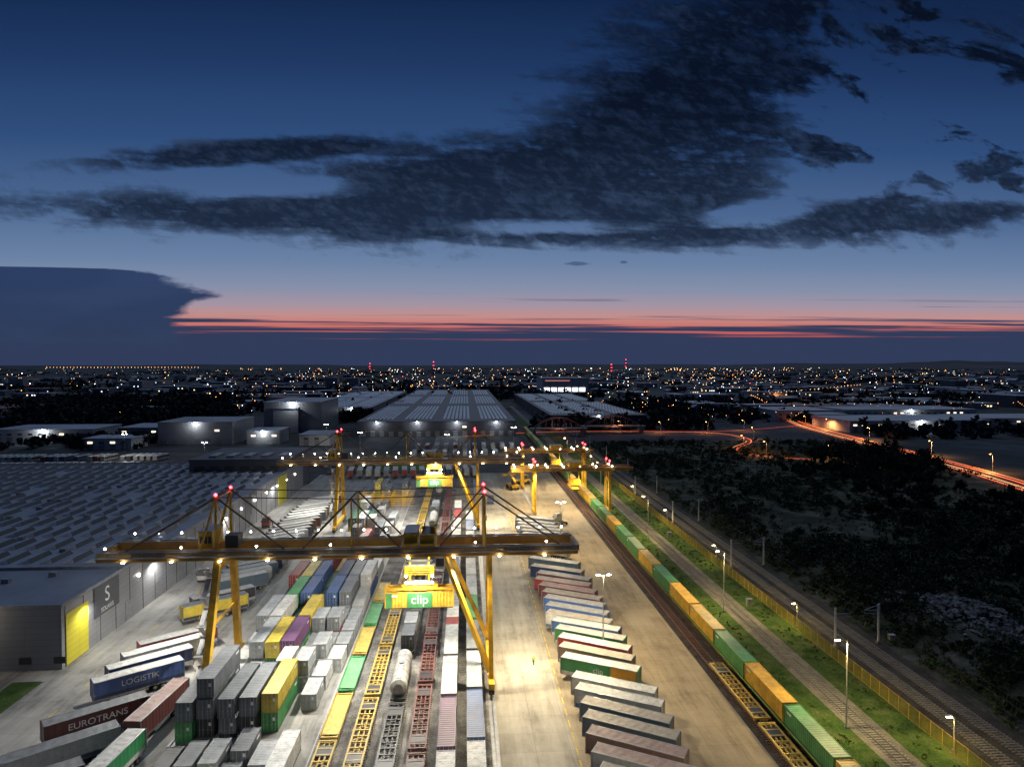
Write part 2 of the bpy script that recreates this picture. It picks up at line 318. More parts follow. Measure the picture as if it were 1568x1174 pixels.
# ------------------------------------------------------------------ containers
BODY=pm('container_body',(.3,.3,.3,1))
def container_mesh(L_,H=2.6):
    b=MB(); w=1.22; h=L_/2; ys=[];ins=[]; y=-h+.15; k=0
    per=.56 if L_>7 else .4
    while y<h-.15:
        ys+= [y,y+per*.3,y+per*.5,y+per*.8]; ins+=[0,0,.06,.06]; y+=per
    ys.append(h-.15); ins.append(0)
    vs=[]
    for yy,d in zip(ys,ins): vs+=[(-w+.03+d,yy,.15),(-w+.03+d,yy,H-.06-d*.5),(w-.03-d,yy,H-.06-d*.5),(w-.03-d,yy,.15)]
    fs=[]
    for i in range(len(ys)-1):
        for k in range(3): fs.append((i*4+k,i*4+k+1,(i+1)*4+k+1,(i+1)*4+k))
    b.add(vs,fs,BODY)
    for sx in(-1,1):
        for sy in(-1,1): b.cb((sx*(w-.08),sy*(h-.08),H/2),(.16,.16,H),BODY)
        b.box(sx*w-.1*(sx>0),sx*w+.1*(sx<0),-h+.16,h-.16,H-.1,H,BODY)
        b.box(sx*w-.12*(sx>0),sx*w+.12*(sx<0),-h+.16,h-.16,0,.16,DARK)
    for sy in(-1,1):
        b.box(-w+.16,w-.16,sy*h-.1*(sy>0),sy*h+.1*(sy<0),H-.12,H,BODY)
        b.box(-w+.16,w-.16,sy*h-.1*(sy>0),sy*h+.1*(sy<0),0,.14,BODY)
        b.box(-w+.16,w-.16,sy*(h-.06)-.02,sy*(h-.06)+.02,.14,H-.12,BODY)
    b.box(-.015,.015,-h+.0,-h+.04,.14,H-.12,DARK)
    for x in(-.85,-.35,.35,.85):
        b.cyl((x,-h+.0,.1),(x,-h+.0,H-.08),.025,GALV,5); b.box(x-.12,x+.12,-h-.03,-h-.005,1.1,1.16,GALV)
    b.box(.45,.8,-h-.012,-h-.004,1.7,2.2,WHITE)
    for sx in(-1,1): b.box(sx*(w+.005)-.004,sx*(w+.005)+.004,h-2.2,h-.9,H-.8,H-.45,WHITE)
    return b.mesh('shipping_container')
C40=container_mesh(12.19,2.9); C20=container_mesh(6.06,2.6); C45=container_mesh(13.7,2.9)
def cpaint(n,c): return pm('container_'+n,c,.5,dirt=.6,scale=.5,var=.28,rndv=.15)
CP={'white':cpaint('white',(.52,.52,.50,1)),'grey':cpaint('grey',(.13,.145,.16,1)),'lgrey':cpaint('lightgrey',(.32,.34,.35,1)),'green':cpaint('green',(.055,.25,.08,1)),
'dgreen':cpaint('darkgreen',(.035,.12,.08,1)),'blue':cpaint('blue',(.05,.10,.24,1)),'navy':cpaint('navy',(.025,.04,.10,1)),'red':cpaint('red',(.24,.045,.04,1)),'brown':cpaint('brown',(.18,.07,.045,1)),
'yellow':cpaint('yellow',(.55,.42,.05,1)),'orange':cpaint('orange',(.60,.36,.035,1)),'purple':cpaint('purple',(.14,.06,.14,1)),'black':cpaint('black',(.04,.04,.045,1)),'teal':cpaint('teal',(.05,.2,.18,1)),
'tgreen':cpaint('traingreen',(.08,.27,.09,1))}
def cont(x,y,z,col,kind=C40,rz=0,parent=None,name='shipping_container'):
    return inst(kind,name,(x,y,z),rz,parent,{0:CP[col]})
pal=['grey','lgrey','white','grey','blue','green','navy','red','yellow','lgrey','brown','white','purple','dgreen','grey','orange','lgrey','white']
def stack(cx,y,h,kind,colors=None):
    z=.06
    for i in range(h):
        c=colors[i%len(colors)] if colors else random.choice(pal)
        cont(cx+random.uniform(-.1,.1),y+random.uniform(-.25,.25),z,c,kind,random.gauss(0,.007)); z+=2.93 if kind!=C20 else 2.63
near=[(-39.8,92,1,C20,['black']),(-36.9,93.5,1,C20,['grey']),(-34.1,94,1,C20,['lgrey']),(-30.8,96.5,1,C20,['grey']),(-39.6,84.5,1,C20,['yellow']),(-36.6,85.5,1,C20,['grey']),(-33.8,84,1,C20,['yellow']),(-30.5,88,1,C20,['grey']),(-27.4,93,1,C20,['lgrey']),(-24.7,92,1,C40,['white']),(-27.4,85.5,1,C20,['grey']),(-36,77,1,C20,['lgrey']),(-40,77,1,C20,['grey']),(-30,78,1,C20,['white']),
(-41.0,107,2,C40,['green','grey']),(-38.2,108,3,C40,['black','grey','grey']),(-35.2,108,2,C40,['grey','grey']),(-32.2,108,2,C40,['black','grey']),(-29.2,109,2,C40,['green','yellow']),
(-39.8,118.6,1,C20,['lgrey']),(-36.5,118.8,1,C20,['lgrey']),(-33.6,118.6,1,C20,['white']),(-30.6,119,2,C20,['grey','white']),(-27.6,118.5,2,C20,['lgrey','lgrey']),(-25.0,112,1,C20,['lgrey']),(-24.7,118.5,1,C20,['white'])]
for t in near: stack(*t)
seq={128.5:[('white',1),('lgrey',2),('yellow',2),('purple',2),('yellow',1),('white',2),('white',1)],
     141.5:[('lgrey',2),('white',2),('teal',1),('yellow',2),('white',2),('red',2),('lgrey',1)],
     154.5:[('navy',1),('green',2),('blue',2),('dgreen',1),('blue',2),('grey',2),('white',1)],
     167:[('red',2),('yellow',2),('blue',2),('green',1),('navy',2),('grey',2),('white',2)],
     180:[('brown',1),('blue',2),('red',2),('orange',1),('red',2),('purple',2),('lgrey',1)]}
for y,row in seq.items():
    for i,(c,h) in enumerate(row):
        x=-39.8+i*2.75
        if y<150 and i>3:
            stack(x,y-3.2,h,C20,[c,'lgrey']); stack(x,y+3.2,max(1,h-1),C20,['lgrey'])
        else: stack(x,y,h,C40,[c if h==1 else random.choice(['grey','lgrey','green','navy','blue','grey']),c])
for y in range(200,300,13):
    for i in range(6):
        if random.random()<.5: stack(-39+i*2.8,y,random.choice([1,1,2]),random.choice([C40,C20]))
# ------------------------------------------------------------------ wagons
def bogie(b,y,m,x=0):
    for s_ in(-1,1):
        b.box(x+s_*1.0-.07,x+s_*1.0+.07,y-1.2,y+1.2,.42,.72,m)
        for dy in(-.9,.9): b.cyl((x+s_*.68,y+dy,.62),(x+s_*.82,y+dy,.62),.44,RUST,12)
    for dy in(-.9,.9): b.cyl((x-.7,y+dy,.62),(x+.7,y+dy,.62),.08,DARK,6)
    b.box(x-.9,x+.9,y-.25,y+.25,.5,.85,m)
def wagon_mesh(m,L_=19,deck=None):
    b=MB(); h=L_/2
    for s_ in(-1,1):
        b.box(s_*1.15-.12,s_*1.15+.12,-h,h,.95,1.25,m); b.box(s_*.35-.08,s_*.35+.08,-h,h,.85,1.15,m)
    y=-h+.15
    while y<h:
        b.box(-1.25,1.25,y-.12,y+.12,.96,1.22,m); y+=1.55
    y=-h+.5
    while y<h-2.5:
        b.beam((-1.1,y,1.1),(1.1,y+1.5,1.1),.12,.1,m); b.beam((1.1,y,1.1),(-1.1,y+1.5,1.1),.12,.1,m); y+=3.1
    if deck: b.box(-1.3,1.3,-h+.6,h-.6,1.25,1.32,deck); b.box(-1.35,-1.27,-h,h,1.3,1.6,m); b.box(1.27,1.35,-h,h,1.3,1.6,m)
    for y in(-h+2.4,h-2.4): bogie(b,y,DARK); b.box(-1.2,1.2,y-1.3,y+1.3,1.0,1.18,DARK)
    for sy in(-1,1):
        b.box(-1.3,1.3,sy*h-.15,sy*h+.15,.85,1.3,m)
        for x in(-.85,.85): b.cyl((x,sy*h,1.02),(x,sy*(h+.5),1.02),.12,DARK,8); b.cyl((x,sy*(h+.5),1.02),(x,sy*(h+.55),1.02),.24,DARK,10)
    return b.mesh('flat_wagon')
WY=wagon_mesh(YELD); WR=wagon_mesh(RED); WK=wagon_mesh(DARK); WG=wagon_mesh(pm('wagon_lime_paint',(.22,.34,.06,1),.55,dirt=.4))
WDY=wagon_mesh(YELD,13,pm('yellow_deck',(.55,.42,.08,1),.6,dirt=.6,scale=.6)); WDG=wagon_mesh(GREEN,13,pm('green_deck',(.12,.34,.14,1),.6,dirt=.6,scale=.6))
y=80
while y<320: inst(WY,'flat_wagon',(-15.2,y,.16)); y+=20.3
y=84
while y<300: inst(WR,'flat_wagon',(-6.8,y,.16)); y+=20.3
inst(WY,'flat_wagon',(-19.6,88,.16))
for k,y in enumerate(np.arange(105,176,14.2)):
    inst([WDY,WDG,WDY,WDG,WDY][k%5],'flat_wagon',(-19.6,y,.16))
b=MB()
TW=pm('tank_grey_paint',(.36,.36,.34,1),.4,dirt=.7,scale=.5)
b.cyl((0,-6,2.35),(0,6,2.35),1.35,TW,20); b.cyl((0,-6.5,2.35),(0,-6,2.35),.8,TW,20,1.35); b.cyl((0,6,2.35),(0,6.5,2.35),1.35,TW,20,.8)
b.box(-1.2,1.2,-7.2,7.2,.85,1.1,DARK); b.cyl((0,0,3.6),(0,0,4.0),.4,GREY,12); b.box(-.4,.4,-5.5,5.5,3.72,3.78,GALV)
for y in(-4,-2,2,4): b.cyl((0,y-.06,2.35),(0,y+.06,2.35),1.38,GREY,20)
for y in(-4.5,4.5): bogie(b,y,DARK); b.box(-1.1,1.1,y-.2,y+.2,1.1,1.9,DARK)
for s_ in(-1,1): b.cyl((s_*.45,-1,1.2),(s_*.45,-1,3.9),.03,GALV,5)
TANK=b.mesh('tank_wagon')
y=76; k=0
while y<300:
    if k%3==2: inst(TANK,'tank_wagon',(-10.9,y,.16)); y+=18
    else:
        inst(WK,'flat_wagon',(-10.9,y+2,.16))
        if k%3==0: cont(-10.9,y-3.2,1.45,'grey',C20); cont(-10.9,y+3.2,1.45,'lgrey',C20)
        y+=20.3
    k+=1
def loaded(x,y,cols_,kind):
    inst(WK,'flat_wagon',(x,y,.16))
    if kind==C20:
        for i,c in enumerate(cols_): cont(x,y-6.3+6.3*i,1.45,c,C20)
    else: cont(x,y,1.45,cols_[0],kind)
lc=[(['white'],C45),(['purple'],C45),(['white'],C45),(['lgrey'],C45),(['red','white','lgrey'],C20),(['white'],C45),(['blue'],C45),(['grey'],C45),(['white'],C45),(['lgrey'],C45),(['red'],C45)]
y=82
for i in range(12):
    c,kd=lc[i%len(lc)]; loaded(-2.6,y,c,kd); y+=20 if kd==C20 else 14.6
y=84
lc2=[(['white'],C45),(['blue'],C45),(['lgrey'],C45),(['grey'],C45),(['green'],C45),(['lgrey'],C45),(['white'],C45),(['brown'],C45)]
for i in range(11):
    c,kd=lc2[i%8]; loaded(1.4,y,c,kd); y+=14.6
y=62; k=0; tc_=['orange','orange','tgreen','orange','tgreen','orange','orange','tgreen','orange','tgreen','tgreen','orange','tgreen','tgreen']
while y<560:
    inst(WG,'flat_wagon',(48.6,y+.2,.16)); cont(48.6,y,1.45,tc_[k%len(tc_)],C45); y+=14.3; k+=1
inst(WY,'flat_wagon',(45,109,.16)); inst(WY,'flat_wagon',(45,88.5,.16))
# ------------------------------------------------------------------ trailers
SIDE=pm('trailer_side',(.5,.5,.5,1)); ROOF=pm('trailer_roof',(.44,.44,.42,1),.6,rndv=.35,dirt=.65,scale=.5,var=.25); BAND=pm('trailer_band',(.5,.5,.5,1))
def trailer_mesh():
    b=MB(); h=6.8; w=1.27
    n=46; vs=[]
    for i in range(n+1):
        x=-h+.12+(2*h-.24)*i/n; d=.02*math.sin(i*2.1)+.012*math.sin(i*.9)
        for z in(1.15,1.75,3.75,3.92): vs.append((x,-w+.03+d,z))
        for z in(3.92,3.75,1.75,1.15): vs.append((x,w-.03-d,z))
    fa=[];fb=[]
    for i in range(n):
        for k in(0,4): 
            for j in range(3):
                q=(i*8+k+j,i*8+k+j+1,(i+1)*8+k+j+1,(i+1)*8+k+j)
                (fb if (k==0 and j==0) or (k==4 and j==2) else fa).append(q)
    b.add(vs,fa,SIDE); b.add(vs,fb,BAND)
    vs=[]; m=22
    for i in range(m+1):
        x=-h+.1+(2*h-.2)*i/m; z=3.98-(.05 if i%2 else 0)
        vs+=[(x,-w+.1,3.98),(x,0,z+.03),(x,w-.1,3.98)]
    b.add(vs,[(i*3+k,(i+1)*3+k,(i+1)*3+k+1,i*3+k+1) for i in range(m) for k in(0,1)],ROOF)
    for s_ in(-1,1): b.box(-h,h,s_*w-.1*(s_>0),s_*w+.1*(s_<0),3.9,4.02,GALV); b.box(-h,h,s_*w-.05*(s_>0),s_*w+.05*(s_<0),1.05,1.16,GREY)
    b.box(-h,-h+.1,-w+.1,w-.1,1.1,4.0,SIDE); b.box(h-.1,h,-w+.1,w-.1,1.1,4.0,SIDE)
    for x in(-h,h):
        for s_ in(-1,1): b.box(x-.06,x+.06,s_*w-.06,s_*w+.06,1.1,4.02,GREY)
    for y in(-.6,.6): b.cyl((h+.02,y,1.2),(h+.02,y,3.9),.03,GALV,5)
    b.box(-h,h,-.55,-.42,.8,1.1,DARK); b.box(-h,h,.42,.55,.8,1.1,DARK)
    for x in(2.2,3.5,4.8):
        for s_ in(-1,1): b.cyl((x,s_*.85,.52),(x,s_*1.22,.52),.5,TYRE,14); b.cyl((x,s_*1.2,.52),(x,s_*1.24,.52),.25,GREY,10)
        b.cyl((x,-.9,.52),(x,.9,.52),.07,DARK,6)
    for s_ in(-1,1): b.box(-4.4,-4.25,s_*.8-.08,s_*.8+.08,.1,1.0,GREY); b.box(-3,1.2,s_*1.15-.02,s_*1.15+.02,.45,.95,GREY)
    b.box(h-.15,h-.05,-1.1,1.1,.45,.6,WHITE); b.cb((h+.02,-.95,.8),(.05,.3,.12),RED); b.cb((h+.02,.95,.8),(.05,.3,.12),RED)
    me=b.mesh('semi_trailer'); return me,b.mats
TR,trm=trailer_mesh()
def tp(n,c): return pm('trailer_'+n,c,.45,dirt=.4,scale=.6,var=.15)
TP={'white':tp('white',(.52,.53,.52,1)),'red':tp('red',(.30,.035,.04,1)),'dred':tp('darkred',(.12,.035,.035,1)),'brown':tp('brown',(.18,.11,.09,1)),'blue':tp('blue',(.05,.11,.32,1)),'navy':tp('navy',(.02,.04,.11,1)),
'grey':tp('grey',(.22,.24,.26,1)),'green':tp('green',(.04,.28,.1,1)),'orange':tp('orange',(.6,.3,.03,1)),'slate':tp('slate',(.10,.14,.18,1)),'black':tp('black',(.04,.04,.05,1)),'teal':tp('teal',(.04,.2,.16,1)),'yellow':tp('yellow',(.55,.42,.05,1))}
RP={'w':ROOF,'b':pm('tan_roof',(.34,.30,.24,1),.6,dirt=.6),'g':pm('grey_roof',(.17,.18,.19,1),.6,dirt=.5),'p':pm('pink_roof',(.30,.21,.19,1),.6,dirt=.5)}
iS,iB,iR=trm.index(SIDE),trm.index(BAND),trm.index(ROOF)
def trailer(x,y,rz,side,band=None,roof='w',txt=None,tcol=None):
    o=inst(TR,'semi_trailer',(x,y,.06),math.radians(rz),None,{iS:TP[side],iB:TP[band or side],iR:RP[roof]})
    if txt: text(txt,'side_lettering',1.35,tcol or WHITE,(0,-1.30,2.75),(math.radians(90),0,0),o)
    return o
R=[(81,'white',None,'b'),(85.5,'grey','brown','p'),(89.8,'brown','dred','p'),(94.2,'slate',None,'b'),(98.6,'slate','white','b'),(102.9,'white','blue','w'),(107,'white','grey','w'),(114.5,'green','white','w'),(119,'brown','white','b'),(123.2,'red','dred','w'),(127.5,'green','white','w'),(131.8,'blue','white','w'),(136.2,'white','slate','b'),(140.6,'blue','white','w'),(145,'blue',None,'w'),(149.4,'dred','brown','b'),(153.8,'dred',None,'p'),(158.5,'red','dred','b'),(163,'dred',None,'w'),(169,'navy',None,'b'),(176,'slate',None,'w'),(193,'white',None,'w'),(197.5,'red','white','w'),(202,'red',None,'w'),(206.5,'slate',None,'w'),(211,'white','navy','w'),(215.5,'white',None,'w'),(220,'grey',None,'w'),(226,'white',None,'w')]
for t in R:
    o=trailer(23.4+random.uniform(-.5,.5),t[0]+random.uniform(-.2,.2),-30+random.uniform(-1.6,1.6),t[1],t[2],t[3],
      {114.5:'clip',169:'FREIGHTLINE',94.2:'CARGO',127.5:'ECO',149.4:'TRANS'}.get(t[0]))
    if t[0]==114.5:
        bb=MB(); bb.box(2.2,6.6,-1.285,-1.27,1.2,3.85,TP['orange']); bb.obj('orange_curtain_panel',parent=o)
Lr=[(82,'black',None,'g'),(91,'grey','slate','g'),(100,'dred',None,'g'),(113,'blue','navy','w'),(118,'navy','white','w'),(123,'white','teal','w'),(128,'red','white','w'),(147,'yellow','black','g'),(152,'black','white','w')]+[(163+4.3*i,random.choice(['white','dred','white','brown','white','slate','navy']),None,'w') for i in range(24)]
for t in Lr:
    trailer(-54.6+random.uniform(-.4,.4),t[0]+4.2,38+random.uniform(-1.5,1.5),t[1],t[2],t[3],{100:'EUROTRANS',113:'LOGISTIK'}.get(t[0]))
trailer(-46.6,91,85,'green','white','w'); trailer(-46.9,106.5,84,'dred',None,'p'); trailer(-51.5,76,86,'slate',None,'g')
# tractor units
def tractor():
    b=MB()
    b.add([(-1.2,1.0,.6),(1.2,1.0,.6),(1.2,3.1,.6),(-1.2,3.1,.6),(-1.15,1.1,3.5),(1.15,1.1,3.5),(1.15,2.7,3.4),(-1.15,2.7,3.4),(-1.2,3.15,1.9),(1.2,3.15,1.9)],
          [(0,1,5,4),(4,5,6,7),(1,2,9,6,5),(0,4,7,8,3),(2,3,8,9)],BODY)
    b.quad((-1.1,3.16,1.95),(1.1,3.16,1.95),(1.05,2.76,3.3),(-1.05,2.76,3.3),DARK); b.box(-1.15,1.15,3.1,3.25,.45,.9,DARK)
    for x in(-.45,.45): b.box(x-.08,x+.08,-3,1,.75,1.0,DARK)
    b.cyl((0,-1.6,1.0),(0,-1.6,1.2),.55,DARK,12)
    for y in(2.2,-1.6):
        for x in(-1.0,1.0): b.cyl((x-.17,y,.52),(x+.17,y,.52),.5,TYRE,14)
    for x in(-1.1,1.1): b.box(x-.1,x+.1,-.6,.8,.5,1.0,GALV); b.box(x*1.2-.08,x*1.2+.08,2.9,3.05,2.0,2.7,DARK)
    return b.mesh('tractor_unit')
TU=tractor()
for x,y,r,c in((-66,178,180,'white'),(9.5,205,5,'white'),(-67,236,180,'red'),(10,270,180,'blue'),(33,232,30,'white')):
    inst(TU,'tractor_unit',(x,y,.06),math.radians(r),None,{0:CP[c]})
# ------------------------------------------------------------------ gantry cranes
def gantry(Y0,tx,hang,main):
    root=empty('gantry_crane',(0,Y0,0)); b=MB()
    xl,xr,e0,e1=-42.5,4.3,-62.5,20; g=(7,14.5)
    for gy in g:
        b.box(e0,e1,gy-.5,gy+.5,21.45,22.9,YELG); b.box(e0-.05,e1+.05,gy-.6,gy+.6,22.9,22.98,GREY); b.box(e0,e1,gy-.6,gy+.6,21.35,21.45,YEL)
        b.box(e0+.5,e1-.5,gy-.1,gy+.1,22.98,23.12,RAILM)
        sd=-1 if gy==g[0] else 1
        b.box(e0,e1,min(gy+sd*.6,gy+sd*1.6),max(gy+sd*.6,gy+sd*1.6),22.2,22.26,GALV)
        for zz in(22.8,23.3): b.cyl((e0,gy+sd*1.55,zz),(e1,gy+sd*1.55,zz),.02,GALV,4)
        x=e0
        while x<=e1: b.cyl((x,gy+sd*1.55,22.2),(x,gy+sd*1.55,23.3),.025,GALV,4); x+=2
        x=e0+4
        while x<e1:
            b.box(x-.04,x+.04,gy-.54,gy+.54,21.46,22.88,YELG); x+=4
        aL,aR,aK=(-42.8,gy,32.2),(3.4,gy,32.2),(-19.8,gy,31.6)
        b.cyl((-42.8,gy,23),aL,.32,YEL,8,.2); b.cyl((3.4,gy,23),aR,.32,YEL,8,.2)
        b.cyl((-45.5,gy,23),aL,.2,YEL,8); b.cyl(aL,aK,.09,BROWN,6); b.cyl(aK,aR,.09,BROWN,6); b.cyl((-19.8,gy,23),aK,.16,YEL,8)
        for p,x in((aL,-31.3),(aK,-28.2),(aK,-11.5),(aR,-4.5),(aR,16.8),(aL,-58)):
            b.cyl(p,(x,gy,23),.16,BROWN,6)
        x=e0+2
        while x<e1:
            if abs(x-tx)>4:
                b.cyl((x,gy+sd*1.5,23.3),(x,gy+sd*1.5,23.9),.04,GALV,5); b.ball((x,gy+sd*1.5,24.0),.2,E_W)
            x+=4.15 if gy==g[1] else 12.45
    for x in(e0,e1): b.box(x-.4,x+.4,g[0]+.6,g[1]-.6,21.6,22.7,YELG)
    for x in(-42.8,3.4):
        b.cyl((x,g[0],31.9),(x,g[1],31.9),.13,YEL,8)
        b.beam((x,g[0],24),(x,g[1],31.6),.18,.18,YEL); b.beam((x,g[1],24),(x,g[0],31.6),.18,.18,YEL); b.ball((x,g[0],32.6),.34,E_R); b.ball((x,g[1],32.6),.3,E_R)
    for x,w in((xl,1.35),(xr,.95)):
        b.beam((x,0,1.8),(x,g[0],21.4),w*.8,w,YEL); b.beam((x,17,1.8),(x,g[1],21.4),w*.8,w,YEL)
        b.box(x-.5,x+.5,-2,19,1.4,2.4,YEL); b.box(x-.35,x+.35,g[0]+.6,g[1]-.6,19.6,20.8,YEL)
        for yy in(-1.5,.2,1.9,15.1,16.8,18.5):
            b.box(x-.45,x+.45,yy-.75,yy+.75,.75,1.4,DARK); b.cyl((x-.15,yy,.58),(x+.15,yy,.58),.36,RUST,12)
    for yy,gy in((1,g[0]),(16,g[1])): b.beam((xr-.2,yy,3.2),(-3.6,gy,21.3),.7,.8,YEL)
    b.beam((xl-.1,3.4,11),(xl-.1,15.5,11),.4,.4,YEL)
    z=2.5; k=0
    while z<20:
        y1=.2+z*.3; d=2.4
        p=(xl-1.7,y1+(d if k%2 else 0),z); q=(xl-1.7,y1+(0 if k%2 else d),z+2.2)
        b.beam(p,q,.8,.12,GALV); b.beam((p[0]-.4,p[1],p[2]+1),(q[0]-.4,q[1],q[2]+1),.05,.05,YEL)
        b.box(xl-2.2,xl-.6,q[1]-.4,q[1]+.4,z+2.15,z+2.22,GALV)
        for dy in(-.4,.4): b.cyl((xl-2.2,q[1]+dy,z+2.2),(xl-2.2,q[1]+dy,z+3.3),.03,YEL,5)
        z+=2.2; k+=1
    b.box(-46.2,-43.8,g[0]+1.0,g[1]-1.2,23.1,26.0,YEL); b.box(-46.3,-43.7,g[0]+.9,g[1]-1.1,26,26.15,GREY); b.box(-41.8,-39.6,g[0]+1.4,g[0]+4,23.1,25.2,DARK)
    for i in range(3): b.box(-45.9+i*.7,-45.4+i*.7,g[0]+.96,g[0]+1.0,24,25.2,DARK)
    for x in range(-58,18,8): b.box(x-.18,x+.18,g[0]-.9,g[0]-.62,21.25,21.42,E_W)
    b.obj('crane_frame',parent=root)
    t=MB(); c=(g[0]+g[1])/2
    t.box(tx-3,tx+3,g[0]-1,g[1]+1,23.2,23.55,YEL); t.box(tx-2.6,tx-.3,c-3,c+3,23.55,25.2,YEL); t.box(tx-2.7,tx-.2,c-3.1,c+3.1,25.2,25.35,GREY)
    t.cyl((tx+1.3,c-2.8,24.4),(tx+1.3,c+2.8,24.4),.7,DARK,14); t.box(tx+.2,tx+2.7,c-3.3,c-2.9,23.55,25.0,YEL); t.box(tx+.2,tx+2.7,c+2.9,c+3.3,23.55,25.0,YEL)
    for x in(tx-2.9,tx+2.9):
        for y in(g[0]-.9,c,g[1]+.9): t.cyl((x,y,23.5),(x,y,24.6),.04,YEL,5)
        t.cyl((x,g[0]-.9,24.6),(x,g[1]+.9,24.6),.04,YEL,5)
    zt=hang+2.9
    for sx in(-1.7,1.7):
        for sy in(-1.5,1.5): t.box(tx+sx-.16,tx+sx+.16,c+sy-.16,c+sy+.16,zt+2.2,23.2,YEL)
    for z in (zt+5.6,): t.box(tx-2.3,tx+2.3,c-1.8,c+1.8,z,z+.5,DARK)
    for z in(zt+6.4,): 
        t.beam((tx-1.7,c-1.5,z),(tx+1.7,c-1.5,z+2),.14,.14,YEL); t.beam((tx+1.7,c-1.5,z),(tx-1.7,c-1.5,z+2),.14,.14,YEL)
    t.box(tx-2.6,tx+2.6,c-2,c+2,zt+3.4,zt+5.0,YEL); t.box(tx-2.7,tx+2.7,c-2.1,c+2.1,zt+5,zt+5.12,GREY)
    t.box(tx-2.2,tx+2.2,c-1.5,c+1.5,zt+1.5,zt+2.1,WHITE); t.cyl((tx,c,zt+2.1),(tx,c,zt+3.4),.9,DARK,16)
    for k in(-1,0,1): t.box(tx-1.9+k*.2,tx+1.9,c-2.05,c-2.0,zt+3.6+(k+1)*.42,zt+3.75+(k+1)*.42,DARK)
    t.box(tx-3.2,tx+3.2,c-1.0,c+1.0,zt+.75,zt+1.3,YEL)
    for sy in(-.9,.9): t.box(tx-6.3,tx+6.3,c+sy-.14,c+sy+.14,zt+.35,zt+.75,YEL)
    for sx in(-6.1,6.1): t.box(tx+sx-.15,tx+sx+.15,c-1.22,c+1.22,zt+.05,zt+.6,YEL)
    t.box(tx+2.9,tx+4.6,c-4.2,c-2,zt+5,zt+7.3,WHITE); t.box(tx+3.05,tx+4.45,c-4.23,c-4.2,zt+5.5,zt+6.9,DARK)
    for x in(tx-2.3,tx+2.3): 
        for z in(zt+3.2,zt+2.0): t.ball((x,c-2.1,z),.26,E_W)
    t.obj('trolley_and_spreader',parent=root)
    cont(tx,c,hang,'orange',C40,math.pi/2,root,'hoisted_container')
    if main:
        q=MB(); q.box(tx-2.2,tx+2.2,c-1.26,c-1.235,hang+.12,hang+2.8,CP['green']); q.box(tx-6.0,tx-5.0,c-1.26,c-1.235,hang+.12,hang+2.8,CP['green']); q.obj('container_logo_panel',parent=root)
        text('clip','container_lettering',2.3,WHITE,(tx,c-1.29,hang+1.55),(math.radians(90),0,0),root)
    light('SPOT','spreader_light',(tx,c-3.4,zt+3),6500,(1,.96,.85),root,.15,(math.radians(-6),0,0),155)
    light('SPOT','trolley_light',(tx,c-5.2,21),5000,(1,.9,.65),root,.15,(math.radians(40),0,0),120)
    for i,x in enumerate((-52,-32,-16,0,13)):
        warm=(1,.95,.84) if x<-5 else (1,.86,.60)
        light('SPOT','crane_floodlight',(x,g[0]-1.4,20.6),28000 if x>-50 else 17000,warm,root,.2,(math.radians(-30),0,0),140,.8)
        if i%2==0: light('SPOT','crane_floodlight',(x,g[1]+1.4,20.6),30000,warm,root,.2,(math.radians(28),0,0),145,.7)
    return root
gantry(113,-8.2,11.2,True); gantry(225,-10.5,13,True)
def portal(Y0):
    root=empty('portal_crane',(0,Y0,0)); b=MB(); xl,xr=25.5,53.2
    for gy in(0,6):
        b.box(17,62 if Y0<260 else 57,gy-.4,gy+.4,15.9,17.2,YELG); b.box(17,57,gy-.5,gy+.5,15.8,15.9,YEL)
        for x in(xl,xr): b.beam((x,gy*1.3-.9,1),(x,gy,15.8),.9,.9,YEL); b.cyl((x,gy,17.2),(x,gy,19.2),.2,YEL); b.ball((x,gy,19.5),.4,E_R)
        for x in range(18,56,6): b.ball((x,gy-.7,17.6),.26,E_W)
        b.cyl((xl,gy,19),(xr,gy,19),.08,BROWN,5); b.cyl((xl,gy,19),(18,gy,17.2),.08,BROWN,5)
    for x in(xl,xr): b.box(x-.5,x+.5,-2,9,.5,1.4,YEL); b.box(x-.35,x+.35,.5,5.5,12,13,YEL)
    b.box(38,43,-.8,6.8,17.3,19,YEL); b.box(38.5,42.5,1,5,10.5,12.5,YEL)
    for sx in(38.8,42.2): b.box(sx-.15,sx+.15,2.5,3.5,12.5,17.3,YEL)
    b.box(40.2-1.3,40.2+1.3,-3.2,9,9.2,9.8,YEL)
    b.obj('portal_frame',parent=root)
    for x in(27,45): light('SPOT','crane_floodlight',(x,-1,15.2),17000,(1,.84,.55),root,.2,(0,0,0),155)
portal(248); portal(300)
b=MB(); b.box(25,26,60,330,.05,.09,GREY); b.box(25.45,25.55,60,330,.09,.2,RAILM); b.obj('crane_runway_rail')
# ------------------------------------------------------------------ lamp posts
def lampmesh(h,arm,E,two=False):
    b=MB(); b.cyl((0,0,0),(0,0,h),.14,GALV,8,.07); b.cyl((0,0,0),(0,0,.35),.28,GREY,8)
    for sx in((-1,1) if two else (-1,)):
        b.cyl((0,0,h-.1),(sx*arm,0,h+.15),.05,GALV,6); b.box(sx*arm-.45,sx*arm+.45,-.2,.2,h+.1,h+.28,GREY); b.box(sx*arm-.35,sx*arm+.35,-.18,.18,h-.02,h+.1,E)
        b.box(sx*arm-.25,sx*arm+.25,-.26,-.2,h,h+.2,E)
    return b.mesh('lamp_post')
LM1=lampmesh(13.5,1.6,E_Y); LM2=lampmesh(16,1.0,E_W,True); LM3=lampmesh(5,.8,E_Y); LM4=lampmesh(9,1.5,E_O)
def lamp(me,x,y,P,c,h,name='lamp_post',arm=1.2):
    o=inst(me,name,(x,y,.06))
    if P: light('SPOT','lamp',(-arm,0,h-.1),P,c,o,.25,(0,0,0),165,.5)
WARM=(1,.74,.32)
